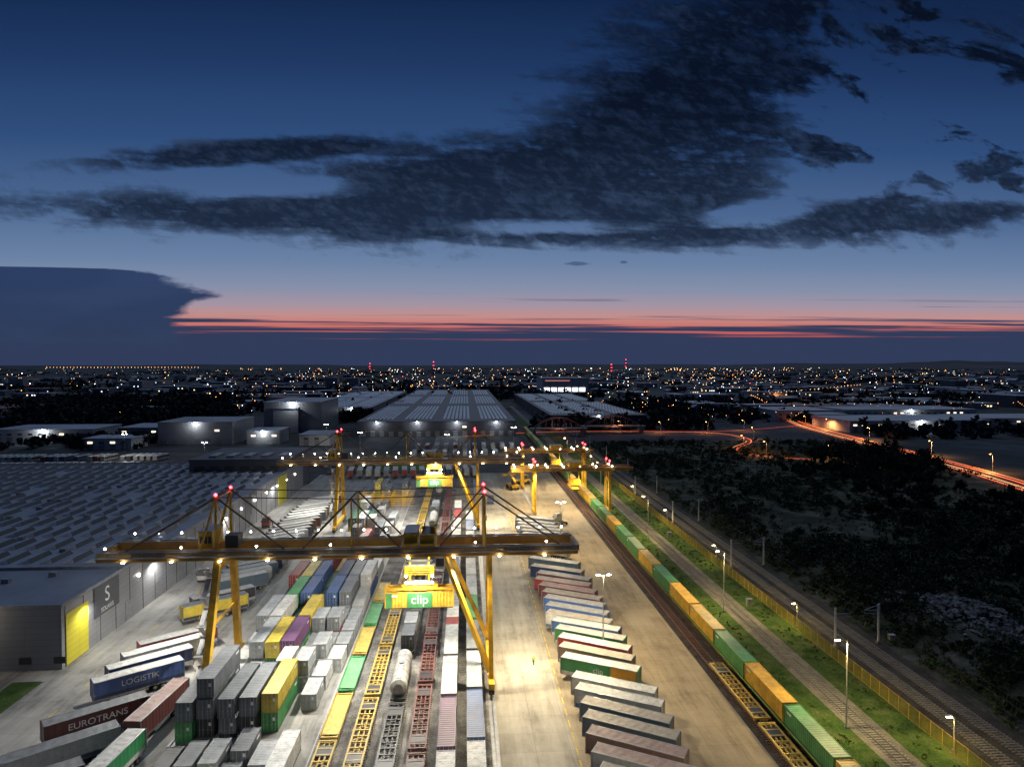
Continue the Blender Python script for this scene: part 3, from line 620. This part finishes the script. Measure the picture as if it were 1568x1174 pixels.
for y in(52,98,147,210,285,380): lamp(LM1,57.4,y,15000,WARM,13.5)
for y in(62,124,191,262): lamp(LM2,27+ (0 if y!=124 else -1.5),y,25000,(1,.78,.42),16,arm=0.01)  # nearest post is out of view, added to light the near apron
for x in(-47.5,-14): lamp(LM2,x,62,24000,(1,.96,.88),16,arm=.01)  # unseen masts, added to brighten the near end of the yard
for y in range(85,420,46): lamp(LM3,69.2,y+6,1500 if y<300 else 0,(1,.66,.2),5,arm=.8)
b=MB(); FM=pm('fence_yellow',(.5,.36,.06,1),.6)
y=40
while y<460:
    b.box(68.55,68.65,y-.05,y+.05,.05,2.5,FM)
    for z in(.15,2.42): b.box(68.58,68.62,y+.05,y+2.45,z,z+.04,FM)
    if y<300:
        for k in range(1,12): b.box(68.59,68.61,y+k*.2-.014,y+k*.2+.014,.15,2.42,FM)
    y+=2.5
b.obj('mesh_fence')
b=MB(); b.box(-.16,.16,-.16,.16,0,7.8,WHITE); b.cyl((0,0,6.6),(3.0,0,6.6),.05,GALV,6); b.cyl((0,0,7.6),(2.9,0,6.7),.03,GALV,5); b.cyl((0,0,5.7),(3,0,6.1),.035,GALV,5); b.box(-.35,.35,-.35,.35,0,.4,SLEEP)
CM=b.mesh('catenary_mast')
for y in range(74,900,52):
    inst(CM,'catenary_mast',(71.6,y+.5,.1)); inst(CM,'catenary_mast',(81.3,y+2,.1),math.pi)
b=MB()
for x in(74.4,78.6):
    for z in(6.1,7.2): b.cyl((x,40,z),(x,900,z),.025,DARK,4)
b.obj('overhead_wire')
# ------------------------------------------------------------------ vegetation
def leafmat(n,c):
    m,nt,b=newmat(n); L=nt.links
    g=N(nt,'ShaderNodeNewGeometry'); no=N(nt,'ShaderNodeTexNoise'); no.inputs['Scale'].default_value=.35; no.inputs['Detail'].default_value=2; L.new(g.outputs['Position'],no.inputs['Vector'])
    r=N(nt,'ShaderNodeValToRGB'); L.new(no.outputs['Fac'],r.inputs[0]); r.color_ramp.elements[0].position=.35; r.color_ramp.elements[1].position=.7
    r.color_ramp.elements[0].color=tuple(x*.5 for x in c[:3])+(1,); r.color_ramp.elements[1].color=tuple(x*1.5 for x in c[:3])+(1,)
    L.new(r.outputs[0],b.inputs['Base Color']); b.inputs['Roughness'].default_value=.9; b.inputs['Specular IOR Level'].default_value=.08; return m
LEAF=leafmat('scrub_leaves',(.045,.06,.035)); LEAF2=leafmat('tree_leaves',(.03,.043,.028)); LEAF3=leafmat('distant_leaves',(.03,.038,.04)); BARK=pm('bark',(.07,.05,.035,1),.9)  # distant leaves lifted towards blue, haze put into their colour
def leafmass(name,items,npl,ls,mat,trunk=False):
    C=np.array(items,float); n=len(C)
    idx=np.repeat(np.arange(n),npl); k=len(idx)
    ncl=7; cl=np.random.normal(0,.42,(n,ncl,3)); ci=np.random.randint(0,ncl,k)
    p=cl[idx,ci]+np.random.normal(0,.2,(k,3)); p=np.clip(p,-1.15,1.15)
    pos=np.empty((k,3)); pos[:,0]=C[idx,0]+p[:,0]*C[idx,3]; pos[:,1]=C[idx,1]+p[:,1]*C[idx,3]
    base=C[idx,4]*(.28 if trunk else .05)
    pos[:,2]=C[idx,2]+np.maximum(0.05,base+(p[:,2]*.5+.5)*(C[idx,4]-base))
    u=np.random.normal(0,1,(k,3)); u/=np.linalg.norm(u,axis=1)[:,None]; w=np.random.normal(0,1,(k,3)); w=np.cross(u,w); w/=np.linalg.norm(w,axis=1)[:,None]
    sc=(ls*np.random.uniform(.5,1.2,k))[:,None]; u*=sc; w*=sc*.7
    V=np.stack([pos-u,pos-w*.9,pos+u,pos+w],1).reshape(-1,3)
    me=bpy.data.meshes.new(name)
    tb=MB()
    if trunk:
        for x,y,z,r,h in items:
            tb.cyl((x,y,z),(x,y,z+h*.6),h*.025,BARK,5,h*.012)
            for q in range(4):
                a=random.uniform(0,6.28); tb.cyl((x,y,z+h*random.uniform(.25,.5)),(x+math.cos(a)*r*.6,y+math.sin(a)*r*.6,z+h*random.uniform(.55,.85)),h*.012,BARK,4,h*.004)
    me.from_pydata(V.tolist()+tb.v,[],np.arange(4*k).reshape(-1,4).tolist()+[tuple(i+4*k for i in f) for f in tb.f])
    me.materials.append(mat); me.materials.append(BARK)
    mi=np.zeros(len(me.polygons),int); mi[k:]=1; me.polygons.foreach_set('material_index',mi); me.update()
    return inst(me,name)
def offroad(x,y):
    return not (x>262+(y-300)*.15-14)
it=[]
while len(it)<2500:
    y=random.uniform(62,470); x=random.uniform(85,110+y*.5)
    d=math.sin(x*.09+y*.03)+math.sin(y*.07-x*.04)+random.uniform(-1.1,1.6)
    if d<0 or not offroad(x,y): continue
    if abs(y-375)<7 and x>160: continue
    if abs(x-106)<7 and abs(y-137)<12: continue
    r=random.uniform(.8,2.6)*(1+.6*max(0,d-1)); it.append((x,y,hz(x,y),r,r*random.uniform(.9,1.7)))
for _ in range(420):
    y=random.uniform(90,190); x=random.uniform(86,98+y*.28)
    if abs(x-106)<8 and abs(y-137)<13: continue
    r=random.uniform(.5,1.9); it.append((x,y,hz(x,y),r,r*random.uniform(.8,1.6)))
leafmass('scrub_thicket',it,85,.42,LEAF)
it=[(random.uniform(84,215),random.uniform(62,460)) for _ in range(2600)]+[(random.uniform(84,140),random.uniform(80,200)) for _ in range(1400)]
it=[(x,y,hz(x,y),random.uniform(.4,.9),random.uniform(.4,.9)) for x,y in it]; leafmass('tall_weeds',it,22,.26,leafmat('weed_leaves',(.065,.08,.045)))
it=[]
for _ in range(60):
    a=random.random(); it.append((190+a*48+random.uniform(-8,8),335+random.uniform(-25,30),0,random.uniform(3,5.5),random.uniform(9,15)))
for _ in range(90):
    y=random.uniform(130,330); it.append((random.uniform(135,195)+ (y-150)*.12,y,1,random.uniform(2,3.8),random.uniform(4,8.5)))
leafmass('roadside_trees',it,400,.6,LEAF2,True)
it=[(random.uniform(82.5,87),random.uniform(70,460),.1,random.uniform(.5,1.3),random.uniform(.6,1.8)) for _ in range(260)]
leafmass('trackside_bushes',it,70,.3,leafmat('bush_leaves',(.05,.085,.04)))
it=[(random.choice([random.uniform(51,56.5),random.uniform(63.2,68)]),random.uniform(60,330),.08,random.uniform(.25,.6),random.uniform(.2,.5)) for _ in range(700)]
leafmass('verge_tufts',it,18,.16,leafmat('tuft_leaves',(.06,.095,.03)))
it=[]
def wood(x0,x1,y0,y1,n,h=(7,13)):
    for _ in range(n): it.append((random.uniform(x0,x1),random.uniform(y0,y1),0,random.uniform(4,8),random.uniform(*h)))
wood(-480,-225,570,760,330); wood(-620,-300,740,1100,380); wood(-380,-220,620,700,90); wood(60,210,560,590,60); wood(-170,-90,650,690,50)
wood(170,330,610,900,160); wood(230,600,760,860,180); wood(90,130,560,900,70); wood(310,450,480,520,50); wood(-300,-215,455,500,40,(5,9))
for _ in range(190):
    y=math.exp(random.uniform(math.log(800),math.log(7000))); x=y*random.uniform(-.85,1.0); w=y*.06
    for _ in range(16): it.append((x+random.uniform(-w,w),y+random.uniform(-w*.6,w*.6),0,random.uniform(5,9)*max(1,y/1800),random.uniform(8,14)))
leafmass('distant_woods',it,36,2.6,LEAF3)
b=MB(); HM=pm('hill_forest',(.03,.04,.06,1),.95,world=True,scale=.002)
for (x0,x1,yy,hh) in((3000,12000,12000,90),(-9000,-1000,15000,65),(-1000,9000,17000,75),(7000,16000,13000,150)):
    n=60; vs=[]
    for i in range(n+1):
        t=i/n; h=hh*(math.sin(math.pi*t)**.7)*(.85+.10*math.sin(i*.35)+.05*math.sin(i*.9)) if 0<i<n else 0
        x=x0+(x1-x0)*t; vs+=[(x,yy,0),(x,yy+900,h),(x,yy+2500,0)]
    b.add(vs,[(i*3+k,(i+1)*3+k,(i+1)*3+k+1,i*3+k+1) for i in range(n) for k in(0,1)],HM)
b.obj('distant_hills')
# ------------------------------------------------------------------ buildings
def cladding(name,c,period=.5):
    m,nt,b=newmat(name); L=nt.links
    g=N(nt,'ShaderNodeTexCoord'); n=N(nt,'ShaderNodeTexNoise'); n.inputs['Scale'].default_value=.12; n.inputs['Detail'].default_value=4; L.new(g.outputs['Object'],n.inputs['Vector'])
    w=N(nt,'ShaderNodeTexBrick'); w.offset=0; w.inputs['Scale'].default_value=1; w.inputs['Brick Width'].default_value=6; w.inputs['Row Height'].default_value=1.1; w.inputs['Mortar Size'].default_value=.03
    w.inputs['Color1'].default_value=(1,1,1,1); w.inputs['Color2'].default_value=(.93,.93,.93,1); w.inputs['Mortar'].default_value=(.55,.55,.55,1)
    sx=N(nt,'ShaderNodeSeparateXYZ'); L.new(g.outputs['Object'],sx.inputs[0]); ad=N(nt,'ShaderNodeMath',operation='ADD'); L.new(sx.outputs[0],ad.inputs[0]); L.new(sx.outputs[1],ad.inputs[1])
    cb=N(nt,'ShaderNodeCombineXYZ'); L.new(ad.outputs[0],cb.inputs[0]); L.new(sx.outputs[2],cb.inputs[1]); L.new(cb.outputs[0],w.inputs['Vector'])
    mr=N(nt,'ShaderNodeMapRange'); mr.inputs[3].default_value=.75; mr.inputs[4].default_value=1.2; L.new(n.outputs[0],mr.inputs[0])
    vm=N(nt,'ShaderNodeVectorMath',operation='SCALE'); vm.inputs[0].default_value=c[:3]; L.new(mr.outputs[0],vm.inputs['Scale'])
    mx=N(nt,'ShaderNodeMix',data_type='RGBA',blend_type='MULTIPLY'); mx.inputs[0].default_value=1; L.new(vm.outputs[0],mx.inputs[6]); L.new(w.outputs['Color'],mx.inputs[7])
    L.new(mx.outputs[2],b.inputs['Base Color']); b.inputs['Roughness'].default_value=.5; return m
WALL=cladding('grey_cladding',(.26,.265,.28,1)); WALLD=cladding('dark_cladding',(.08,.085,.1,1)); WALLW=cladding('white_cladding',(.45,.46,.47,1)); WALLY=cladding('yellow_cladding',(.62,.55,.04,1))
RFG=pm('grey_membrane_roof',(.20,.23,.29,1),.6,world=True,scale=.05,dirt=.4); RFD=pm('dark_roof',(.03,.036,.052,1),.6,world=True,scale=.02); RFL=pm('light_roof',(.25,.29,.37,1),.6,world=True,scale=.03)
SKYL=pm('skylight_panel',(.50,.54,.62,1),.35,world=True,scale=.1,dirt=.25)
WIN=em('lit_window',(1,.85,.55),2.2)
root=empty('warehouse'); b=MB()
b.box(-420,-72.6,127,311,0,11.3,WALL); b.obj('walls',parent=root)
b=MB(); b.box(-420.2,-72.4,126.8,311.2,11.3,11.42,RFG)
for (x0,x1,y0,y1) in((-420.2,-72.4,126.8,127.3),(-72.9,-72.4,127.3,311.2),(-420.2,-72.9,310.7,311.2)): b.box(x0,x1,y0,y1,11.42,11.9,GREY)
b.box(-250,-72.9,150.5,151,11.42,12.0,GREY)
b.obj('roof',parent=root)
b=MB(); row=0; y=155
while y<304:
    x=-78-(row%2)*1.5
    while x>-400:
        if random.random()<.94:
            L_=8.2; z0=11.42; z1=12.4
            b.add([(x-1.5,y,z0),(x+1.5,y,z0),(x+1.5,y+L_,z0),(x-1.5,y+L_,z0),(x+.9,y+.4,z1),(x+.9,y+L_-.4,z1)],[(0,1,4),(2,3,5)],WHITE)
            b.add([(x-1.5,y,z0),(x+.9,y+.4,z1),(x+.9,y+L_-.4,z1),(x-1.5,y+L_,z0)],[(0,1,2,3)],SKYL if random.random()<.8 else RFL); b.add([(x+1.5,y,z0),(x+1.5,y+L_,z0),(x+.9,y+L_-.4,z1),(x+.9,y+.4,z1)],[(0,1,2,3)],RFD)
        x-=4.6
    y+=12.2; row+=1
for i in range(70):
    x=random.uniform(-200,-78); y=random.choice([132,137,142,146]) if i<26 else 152.6+12.2*random.randint(0,11); b.cb((x,y,11.8),(1.4,1.1,.9),GREY)
b.obj('skylights',parent=root)
b=MB()
b.box(-72.6,-72.45,128.2,135.5,.2,9.6,WALLY); b.box(-72.45,-72.3,137.5,147,5.2,11.2,WALLD); b.box(-72.6,-72.45,270,282,.2,11,WALLY)
for y in range(150,300,14): b.box(-72.6,-72.5,y,y+3.6,.1,4.2,GREY); b.box(-72.6,-72.3,y+6,y+6.3,8,8.4,E_W)
b.box(-92,-88,126.7,127,.1,4,DARK); b.box(-100,-96,126.7,127,.1,4,DARK); b.box(-92.3,-87.7,125.6,126.7,4,4.4,YEL)
for x in range(-86,-73,6): b.box(x,x+2,126.9,127,1.2,2.4,DARK)
b.box(-89,-88.6,126.5,127,8.4,8.7,E_W)
for y in range(128,300,6): b.box(-72.6,-72.52,y,y+.08,0,11.3,DARK)
b.obj('doors_and_lights',parent=root)
text('S','wall_sign_logo',4.2,WHITE,(-72.27,142.2,8.7),(math.radians(90),0,math.radians(90)),root)
text('SOLARIS','wall_sign_text',1.3,WHITE,(-72.27,142.2,6.1),(math.radians(90),0,math.radians(90)),root)
for y,p in((134,1500),(163,3200),(210,3200),(262,3200)): light('SPOT','wall_light',(-70.5,y,9),p,(1,.97,.9),root,.2,(0,math.radians(12),0),165)
light('POINT','wall_light',(-88.8,123.5,8.3),650,(1,.85,.6),root,.2)
b=MB(); b.box(-112,-73,285,325,0,16,WALLD); b.box(-112.3,-72.7,284.7,325.3,16,16.3,RFD)
for k in range(5): b.box(-106+k*7,-103+k*7,290,300,16.3,17.2,GREY)
for k in range(6): b.box(-110+k*6,-106+k*6,284.9,285,12.2,13.6,DARK)
b.obj('office_block')
def shed(name,x0,x1,y0,y1,h,wall,roof,strips=0,lit=0,winrow=False,P=2600):
    r=empty(name); b=MB(); b.box(x0,x1,y0,y1,0,h,wall); b.box(x0-.4,x1+.4,y0-.4,y1+.4,h,h+.6,roof)
    b.obj('walls_and_roof',parent=r); b=MB()
    if strips:
        bx=(x1-x0)/strips; ny=max(1,round((y1-y0)/220))
        for i in range(strips):
            for j in range(ny):
                by=(y1-y0)/ny; yy=y0+by*j+by*.10
                # rows of north lights: tilted panes with dark backs, running along the hall
                m=7; pw=bx*.74/m
                while yy<y0+by*(j+1)-by*.16:
                    for q in range(m):
                        xa=x0+bx*i+bx*.13+q*pw
                        b.add([(xa,yy,h+.62),(xa+pw*.62,yy,h+.62),(xa+pw*.62,yy+9,h+1.3),(xa,yy+9,h+1.3)],[(0,1,2,3)],SKYL)
                    yy+=15
    k=x0+3
    while k<x1-4:
        b.box(k,k+3.5,y0-.12,y0,.1,4,GREY)
        if winrow or random.random()<.25: b.box(k,k+3,y0-.1,y0,h*.6,h*.6+1.2,WIN if random.random()<.4 else DARK)
        k+=7
    for i in range(lit):
        x=x0+(x1-x0)*(i+.5)/lit; b.ball((x,y0-1,h),.55,E_W)
        light('POINT','facade_light',(x,y0-4,h-1),P,(.92,.97,1),r,.4)
    b.obj('fittings',parent=r); return r
shed('logistics_hall',-82,39,525,1180,11,WALLD,RFD,4,4)
shed('logistics_hall',75,160,593,1040,10,WALLD,RFD,3,1)
shed('logistics_hall',-172,-95,700,1120,11,WALL,RFL,3,2)
r=shed('exhibition_hall',140,225,1230,1330,30,WALLW,RFL,0,0)
b=MB() 
for k in range(6): b.box(143+k*13,153+k*13,1229.5,1229.9,6,13,em('lit_panel',(.9,.93,1),3.0))
b.box(145,190,1229.4,1229.9,25,26.4,em('lit_red_sign',(1,.4,.35),.5)); b.obj('lit_facade',parent=r)
r=shed('concrete_tower_hall',-163,-117,566,640,24,WALL,RFL,0,1,P=4500)
shed('concrete_tower_hall',-155,-135,563.5,566,19,WALLW,RFL); shed('factory_hall',-210,-160,482,530,15,WALL,RFG,0,1)
for i,(x0,x1,y0,y1,h) in enumerate(((-330,-262,500,540,9),(-255,-218,520,560,8),(-430,-350,470,520,9),(-245,-215,455,478,7),(-150,-128,480,505,9),(-112,-92,470,500,7),(310,430,530,590,9),(300,360,640,700,10),(380,520,660,720,9),(320,350,600,630,9),(440,560,560,610,8),(430,470,470,510,8),(400,425,420,440,7))):
    shed('industrial_unit',x0,x1,y0,y1,h,random.choice([WALL,WALLW]),random.choice([RFL,RFL,RFG]),0,1 if i%2==0 else 0,True)
b=MB(); WINs=[em('window_warm',(1,.75,.4),2.5),em('window_white',(.85,.93,1),2.5)]
for i in range(620):
    y=math.exp(random.uniform(math.log(720),math.log(7500))); a=random.uniform(-.85,1.05); x=y*a
    if -190<x<240 and y<1350: continue
    if y<1100 and -.8<a<-.35 and random.random()<.8: continue
    w=random.uniform(8,35)*random.choice([1,1,2,3,4]); d=random.uniform(10,40)*random.choice([1,2]); h=random.uniform(5,11) if random.random()<.95 else random.uniform(15,24)
    wl=random.choice([WALL,WALLW,WALLD,WALL]); rf=random.choice([RFG,RFL,RFL,RFG,RED])
    if h>14: w=min(w,30)
    b.box(x,x+w,y,y+d,0,h,wl)
    if w<16: b.add([(x-.4,y-.4,h),(x+w+.4,y-.4,h),(x+w+.4,y+d+.4,h),(x-.4,y+d+.4,h),(x+w/2,y-.4,h+w*.3),(x+w/2,y+d+.4,h+w*.3)],[(0,1,4),(2,3,5),(1,2,5,4),(3,0,4,5)],rf)
    else: b.box(x-.3,x+w+.3,y-.3,y+d+.3,h,h+.5,rf)
    k=x+1
    while k<x+w-2:
        if random.random()<.16: b.box(k,k+2,y-.3,y,h*.4,h*.4+1.6,random.choice(WINs))
        k+=4
b.obj('distant_town')
b=MB(); cl=[em('town_lamp_orange',(1,.40,.10),8),em('town_lamp_warm',(1,.68,.32),8),em('town_lamp_white',(.85,.93,1),10),em('town_lamp_red',(1,.05,.04),8),em('town_lamp_green',(.2,1,.4),3)]
for i in range(1500):
    y=math.exp(random.uniform(math.log(640),math.log(8500))); a=random.uniform(-.9,1.1)
    if random.random()<.6: a=random.choice([-.2,-.12,-.05,.12,.2,.38,.45,.62,.3,.75])+random.gauss(0,.05)
    if y>3500 and random.random()<.55: continue
    x=y*a
    if y<1200 and -185<x<165: continue
    if a<-.35 and y<1200 and random.random()<.85: continue
    h=random.uniform(5,12); rr=.00034*y*random.choice([.5,.7,.9,1,1.6])
    m=random.choices(cl,[46,22,22,7,2])[0]
    b.ball((x,y,h),rr,m)
    if y<2000: b.cyl((x,y,0),(x,y,h-rr),.08,DARK,4)
# lamp rows along the distant streets
for (x0,y0,x1,y1,n) in((300,600,430,1000,16),(430,1000,900,1500,26),(170,560,300,640,9),(-400,900,-100,1500,20),(-100,1500,200,1450,12),(350,760,700,780,18),(500,560,760,900,14)):
    for i in range(n):
        t=i/(n-1); x=x0+(x1-x0)*t; y=y0+(y1-y0)*t; b.ball((x,y,9),.00042*y,cl[0]); b.cyl((x,y,0),(x,y,8.6),.1,DARK,4)
for i in range(46):
    y=10800+random.uniform(-300,300); b.ball(((-612+i*4.8)/1046*y,y,12),4,cl[0] if i%5 else cl[1])
for i in range(50):
    y=random.uniform(5000,9000); b.ball((y*random.uniform(-.35,.55),y,10),.0004*y,cl[random.choice([0,1,2])])
b.obj('town_street_lights')
for (x,y,h) in((-160,3500,68),(1000,4200,85),(-550,4000,60),(650,3000,55)):
    b=MB(); b.cyl((0,0,0),(0,0,h),1.5,DARK,4,.6) 
    for z in(h*.5,h*.75,h): b.ball((0,0,z),1.8,E_R)
    b.obj('radio_mast',(x,y,0))
# ------------------------------------------------------------------ roads
def road(name,pts,w,trails,z=.12):
    b=MB(); P=[Vector((p[0],p[1],0)) for p in pts]
    for _ in range(3):
        Q=[P[0]]
        for i in range(len(P)-1): Q+= [P[i]*.75+P[i+1]*.25,P[i]*.25+P[i+1]*.75]
        Q.append(P[-1]); P=Q
    nrm=[]
    for i in range(len(P)):
        d=(P[min(i+1,len(P)-1)]-P[max(i-1,0)]).normalized(); nrm.append(Vector((-d.y,d.x,0)))
    def strip(o0,o1,zz,m):
        vs=[]
        for p,n_ in zip(P,nrm): vs+=[tuple(p+n_*o0+Vector((0,0,zz))),tuple(p+n_*o1+Vector((0,0,zz)))]
        b.add(vs,[(2*i,2*i+1,2*i+3,2*i+2) for i in range(len(P)-1)],m)
    strip(-w/2,w/2,z,G_ASP)
    for s_ in(-1,1): strip(s_*(w/2-.6),s_*(w/2-.4),z+.02,WP)
    for o,m,zz in trails: strip(o-.3,o+.3,z+zz,m)
    b.obj(name); return P
TRr=em('tail_light_streak',(1,.08,.03),1.4); TRo=em('amber_light_streak',(1,.34,.08),1.2); TRw=em('head_light_streak',(1,.7,.4),1.1)
main=road('highway',[(235,240),(256,310),(268,380),(286,500),(302,600),(350,720),(420,900),(600,1300)],19,[(-7,TRo,.7),(-5.4,TRr,.8),(-3.6,TRo,.6),(-2,TRr,.9),(1.8,TRo,.7),(3.4,TRw,.8),(5.2,TRo,.6),(7,TRr,.9)])
r2=road('access_road',[(222,350),(206,372),(184,384),(166,405),(172,430),(205,470),(207,520),(180,540),(125,548),(60,548),(0,515)],9,[(-1.8,TRr,.7),(1.7,TRo,.7)],.16)
r3=road('access_road',[(300,590),(250,560),(205,540),(150,536)],8,[(1.2,TRr,.7)],.2)
for P,st_,w,P0 in((main,6,11,30000),(r2,11,6,9000),(r3,14,5.5,8000)):
    for i in range(2,len(P)-1,st_):
        p=P[i]; o=inst(LM4,'street_lamp',(p.x+w,p.y,0)); light('SPOT','lamp',(-1.5,0,8.8),P0,(1,.38,.11),o,.3,(0,0,0),168)
def carmesh():
    b=MB(); n=[(-2.2,.35),(-2.25,.75),(-1.9,.95),(-1.3,1.4),(.5,1.42),(1.2,.98),(2.1,.85),(2.25,.5),(2.2,.35)]
    vs=[(x,y*(.9 if z<1.2 else .68),z) for y in(-1,1) for x,z in n]; k=len(n)
    b.add(vs,[(i,i+1,k+i+1,k+i) for i in range(k-1)]+[tuple(range(k)),tuple(range(k,2*k))[::-1]],BODY)
    for x in(-1.4,1.4):
        for y in(-.8,.8): b.cyl((x,y-.1,.33),(x,y+.1,.33),.33,TYRE,10)
    b.box(-1.2,.6,-.88,-.8,1.0,1.3,DARK); b.box(-1.2,.6,.8,.88,1.0,1.3,DARK); return b.mesh('parked_car')
CAR=carmesh()
def busmesh():
    b=MB(); b.box(-6,6,-1.25,1.25,.35,3.0,BODY); b.box(-5.9,5.9,-1.15,1.15,3.0,3.1,WHITE); b.box(-5.6,5.9,-1.28,-1.25,1.4,2.6,DARK); b.box(-5.6,5.9,1.25,1.28,1.4,2.6,DARK); b.box(6,6.03,-1.15,1.15,1.2,2.8,DARK)
    for x in(-3.4,3.8):
        for y in(-1.1,1.1): b.cyl((x,y-.17,.48),(x,y+.17,.48),.48,TYRE,12)
    b.box(-2,2,-.8,.8,3.1,3.35,GREY); return b.mesh('parked_bus')
BUS=busmesh()
for i in range(44):
    for j in range(2):
        if random.random()<.85: inst(BUS,'parked_bus',(-330+i*3.6,372+j*34,.1),math.radians(80),None,{0:CP[random.choice(['white','lgrey','white','red','grey','blue','white'])]})
for i in range(60):
    if random.random()<.8: inst(CAR,'parked_car',(-210+i*2.9,345+random.choice([0,6,22,28]),.1),math.radians(90),None,{0:CP[random.choice(['white','lgrey','grey','black','red','blue'])]})
for i in range(16):
    trailer(-60+i*4.3,338+random.uniform(-1,1),95,random.choice(['white','grey','navy','red']))
for i in range(22):
    trailer(-30+(i%11)*6,(440 if i<11 else 405)+random.uniform(-1,1),90,random.choice(['white','grey','white','red']))
for (x,y) in((-300,350),(-190,395),(-130,350),(-60,395),(-10,380),(30,420),(-90,450),(-340,440)): lamp(LM2,x,y,9500,(1,.93,.8),16,arm=.01)
for (cx,cy,sp) in((72,523,38),(118,540,46)):
    b=MB()
    for sy in(-4,4):
        pr=None
        for i in range(17):
            t=-1+i/8; p=(cx+t*sp/2,cy+sy,6+8*(1-t*t))
            if pr: b.beam(pr,p,.5,.6,ARCH)
            if 0<i<16 and i%2==0: b.cyl((p[0],p[1],6),p,.07,GALV,5)
            pr=p
    b.box(cx-sp/2-3,cx+sp/2+3,cy-4.6,cy+4.6,5.2,6,SLEEP)
    for x in(-1,1): b.box(cx+x*sp/2-1,cx+x*sp/2+1,cy-4.5,cy+4.5,0,5.2,SLEEP)
    o=b.obj('arch_bridge'); light('POINT','bridge_light',(cx,cy-7,8),1500,(1,.3,.2),o,.2)
b=MB()
for i in range(5):
    for j in range(4):
        x=-40+i*4; y=262+j*4
        for z in(1.2,3,4.8): b.box(x,x+3.9,y-.05,y+.05,z,z+.15,YEL); b.box(x-.05,x+.05,y,y+3.9,z,z+.15,YEL)
        b.box(x-.08,x+.08,y-.08,y+.08,.05,5.2,YEL)
b.obj('storage_rack')
b=MB(); b.box(-1.6,1.6,-3.5,3.5,1,2.2,YEL); b.box(-.9,.9,-2.5,-.5,2.2,4,DARK); b.beam((0,-3,3.4),(0,4.5,6.5),.8,.8,YEL); b.box(-3.2,3.2,4.2,5,5.3,6,YEL)
for x in(-1.5,1.5):
    for y in(-2.5,2.5): b.cyl((x-.4,y,.9),(x+.4,y,.9),.85,TYRE,14)
RS=b.mesh('reach_stacker'); inst(RS,'reach_stacker',(21,300,.06),.3); inst(RS,'reach_stacker',(26,312,.06),1.9)
b=MB(); b.box(-.6,.6,-.4,.4,0,1.6,GREY); b.box(-.65,.65,-.45,.45,1.6,1.7,GREY); b.box(-.02,.02,-.42,-.4,.1,1.5,DARK); CB=b.mesh('trackside_cabinet')
for x,y in((7,240),(64.5,150),(64.8,212),(84,128)): inst(CB,'trackside_cabinet',(x,y,.06))
# ------------------------------------------------------------------ person
def person(x,y,rz):
    r=empty('person',(x,y,.06),rz)
    V=[(0,0,.95),(0,0,1.15),(0,0,1.38),(0,.01,1.52),(0,.02,1.62),(0,.02,1.74),(.1,0,.9),(.13,.08,.5),(.14,0,.08),(.14,.14,.04),(-.1,0,.9),(-.12,-.06,.5),(-.13,-.2,.08),(-.13,-.06,.04),(.2,0,1.4),(.27,.02,1.13),(.25,.14,.9),(-.2,0,1.4),(-.27,-.02,1.13),(-.25,.08,.9)]
    Ed=[(0,1),(1,2),(2,3),(3,4),(4,5),(0,6),(6,7),(7,8),(8,9),(0,10),(10,11),(11,12),(12,13),(2,14),(14,15),(15,16),(2,17),(17,18),(18,19)]
    R_=[.15,.14,.17,.06,.1,.09,.1,.07,.05,.04,.1,.07,.05,.04,.07,.05,.035,.07,.05,.035]
    me=bpy.data.meshes.new('body'); me.from_pydata(V,Ed,[]); o=inst(me,'body',parent=r)
    o.modifiers.new('skin','SKIN')
    lay=me.skin_vertices[0].data if me.skin_vertices else None
    if lay:
        for i,rr in enumerate(R_): lay[i].radius=(rr,rr); lay[i].use_root=(i==0)
    o.modifiers.new('sub','SUBSURF').levels=2; o.modifiers['sub'].render_levels=2
    mm,nt,b=newmat('worker_clothes'); L=nt.links; t=N(nt,'ShaderNodeTexCoord'); sx=N(nt,'ShaderNodeSeparateXYZ'); L.new(t.outputs['Object'],sx.inputs[0])
    rr=N(nt,'ShaderNodeValToRGB'); rr.color_ramp.interpolation='CONSTANT'; d=N(nt,'ShaderNodeMath',operation='DIVIDE'); d.inputs[1].default_value=2; L.new(sx.outputs[2],d.inputs[0]); L.new(d.outputs[0],rr.inputs[0])
    e=rr.color_ramp.elements; e[0].position=0; e[0].color=(.02,.02,.02,1); e[1].position=.05; e[1].color=(.02,.03,.07,1)
    for p,c in((.45,(.5,.7,.03,1)),(.6,(.7,.7,.7,1)),(.625,(.5,.7,.03,1)),(.755,(.5,.3,.22,1)),(.84,(.75,.7,.1,1))): q=e.new(p); q.color=c
    L.new(rr.outputs[0],b.inputs['Base Color']); me.materials.append(mm)
person(12.4,123,.4)
S.view_settings.view_transform='Standard'; S.view_settings.look='None'; S.view_settings.exposure=0
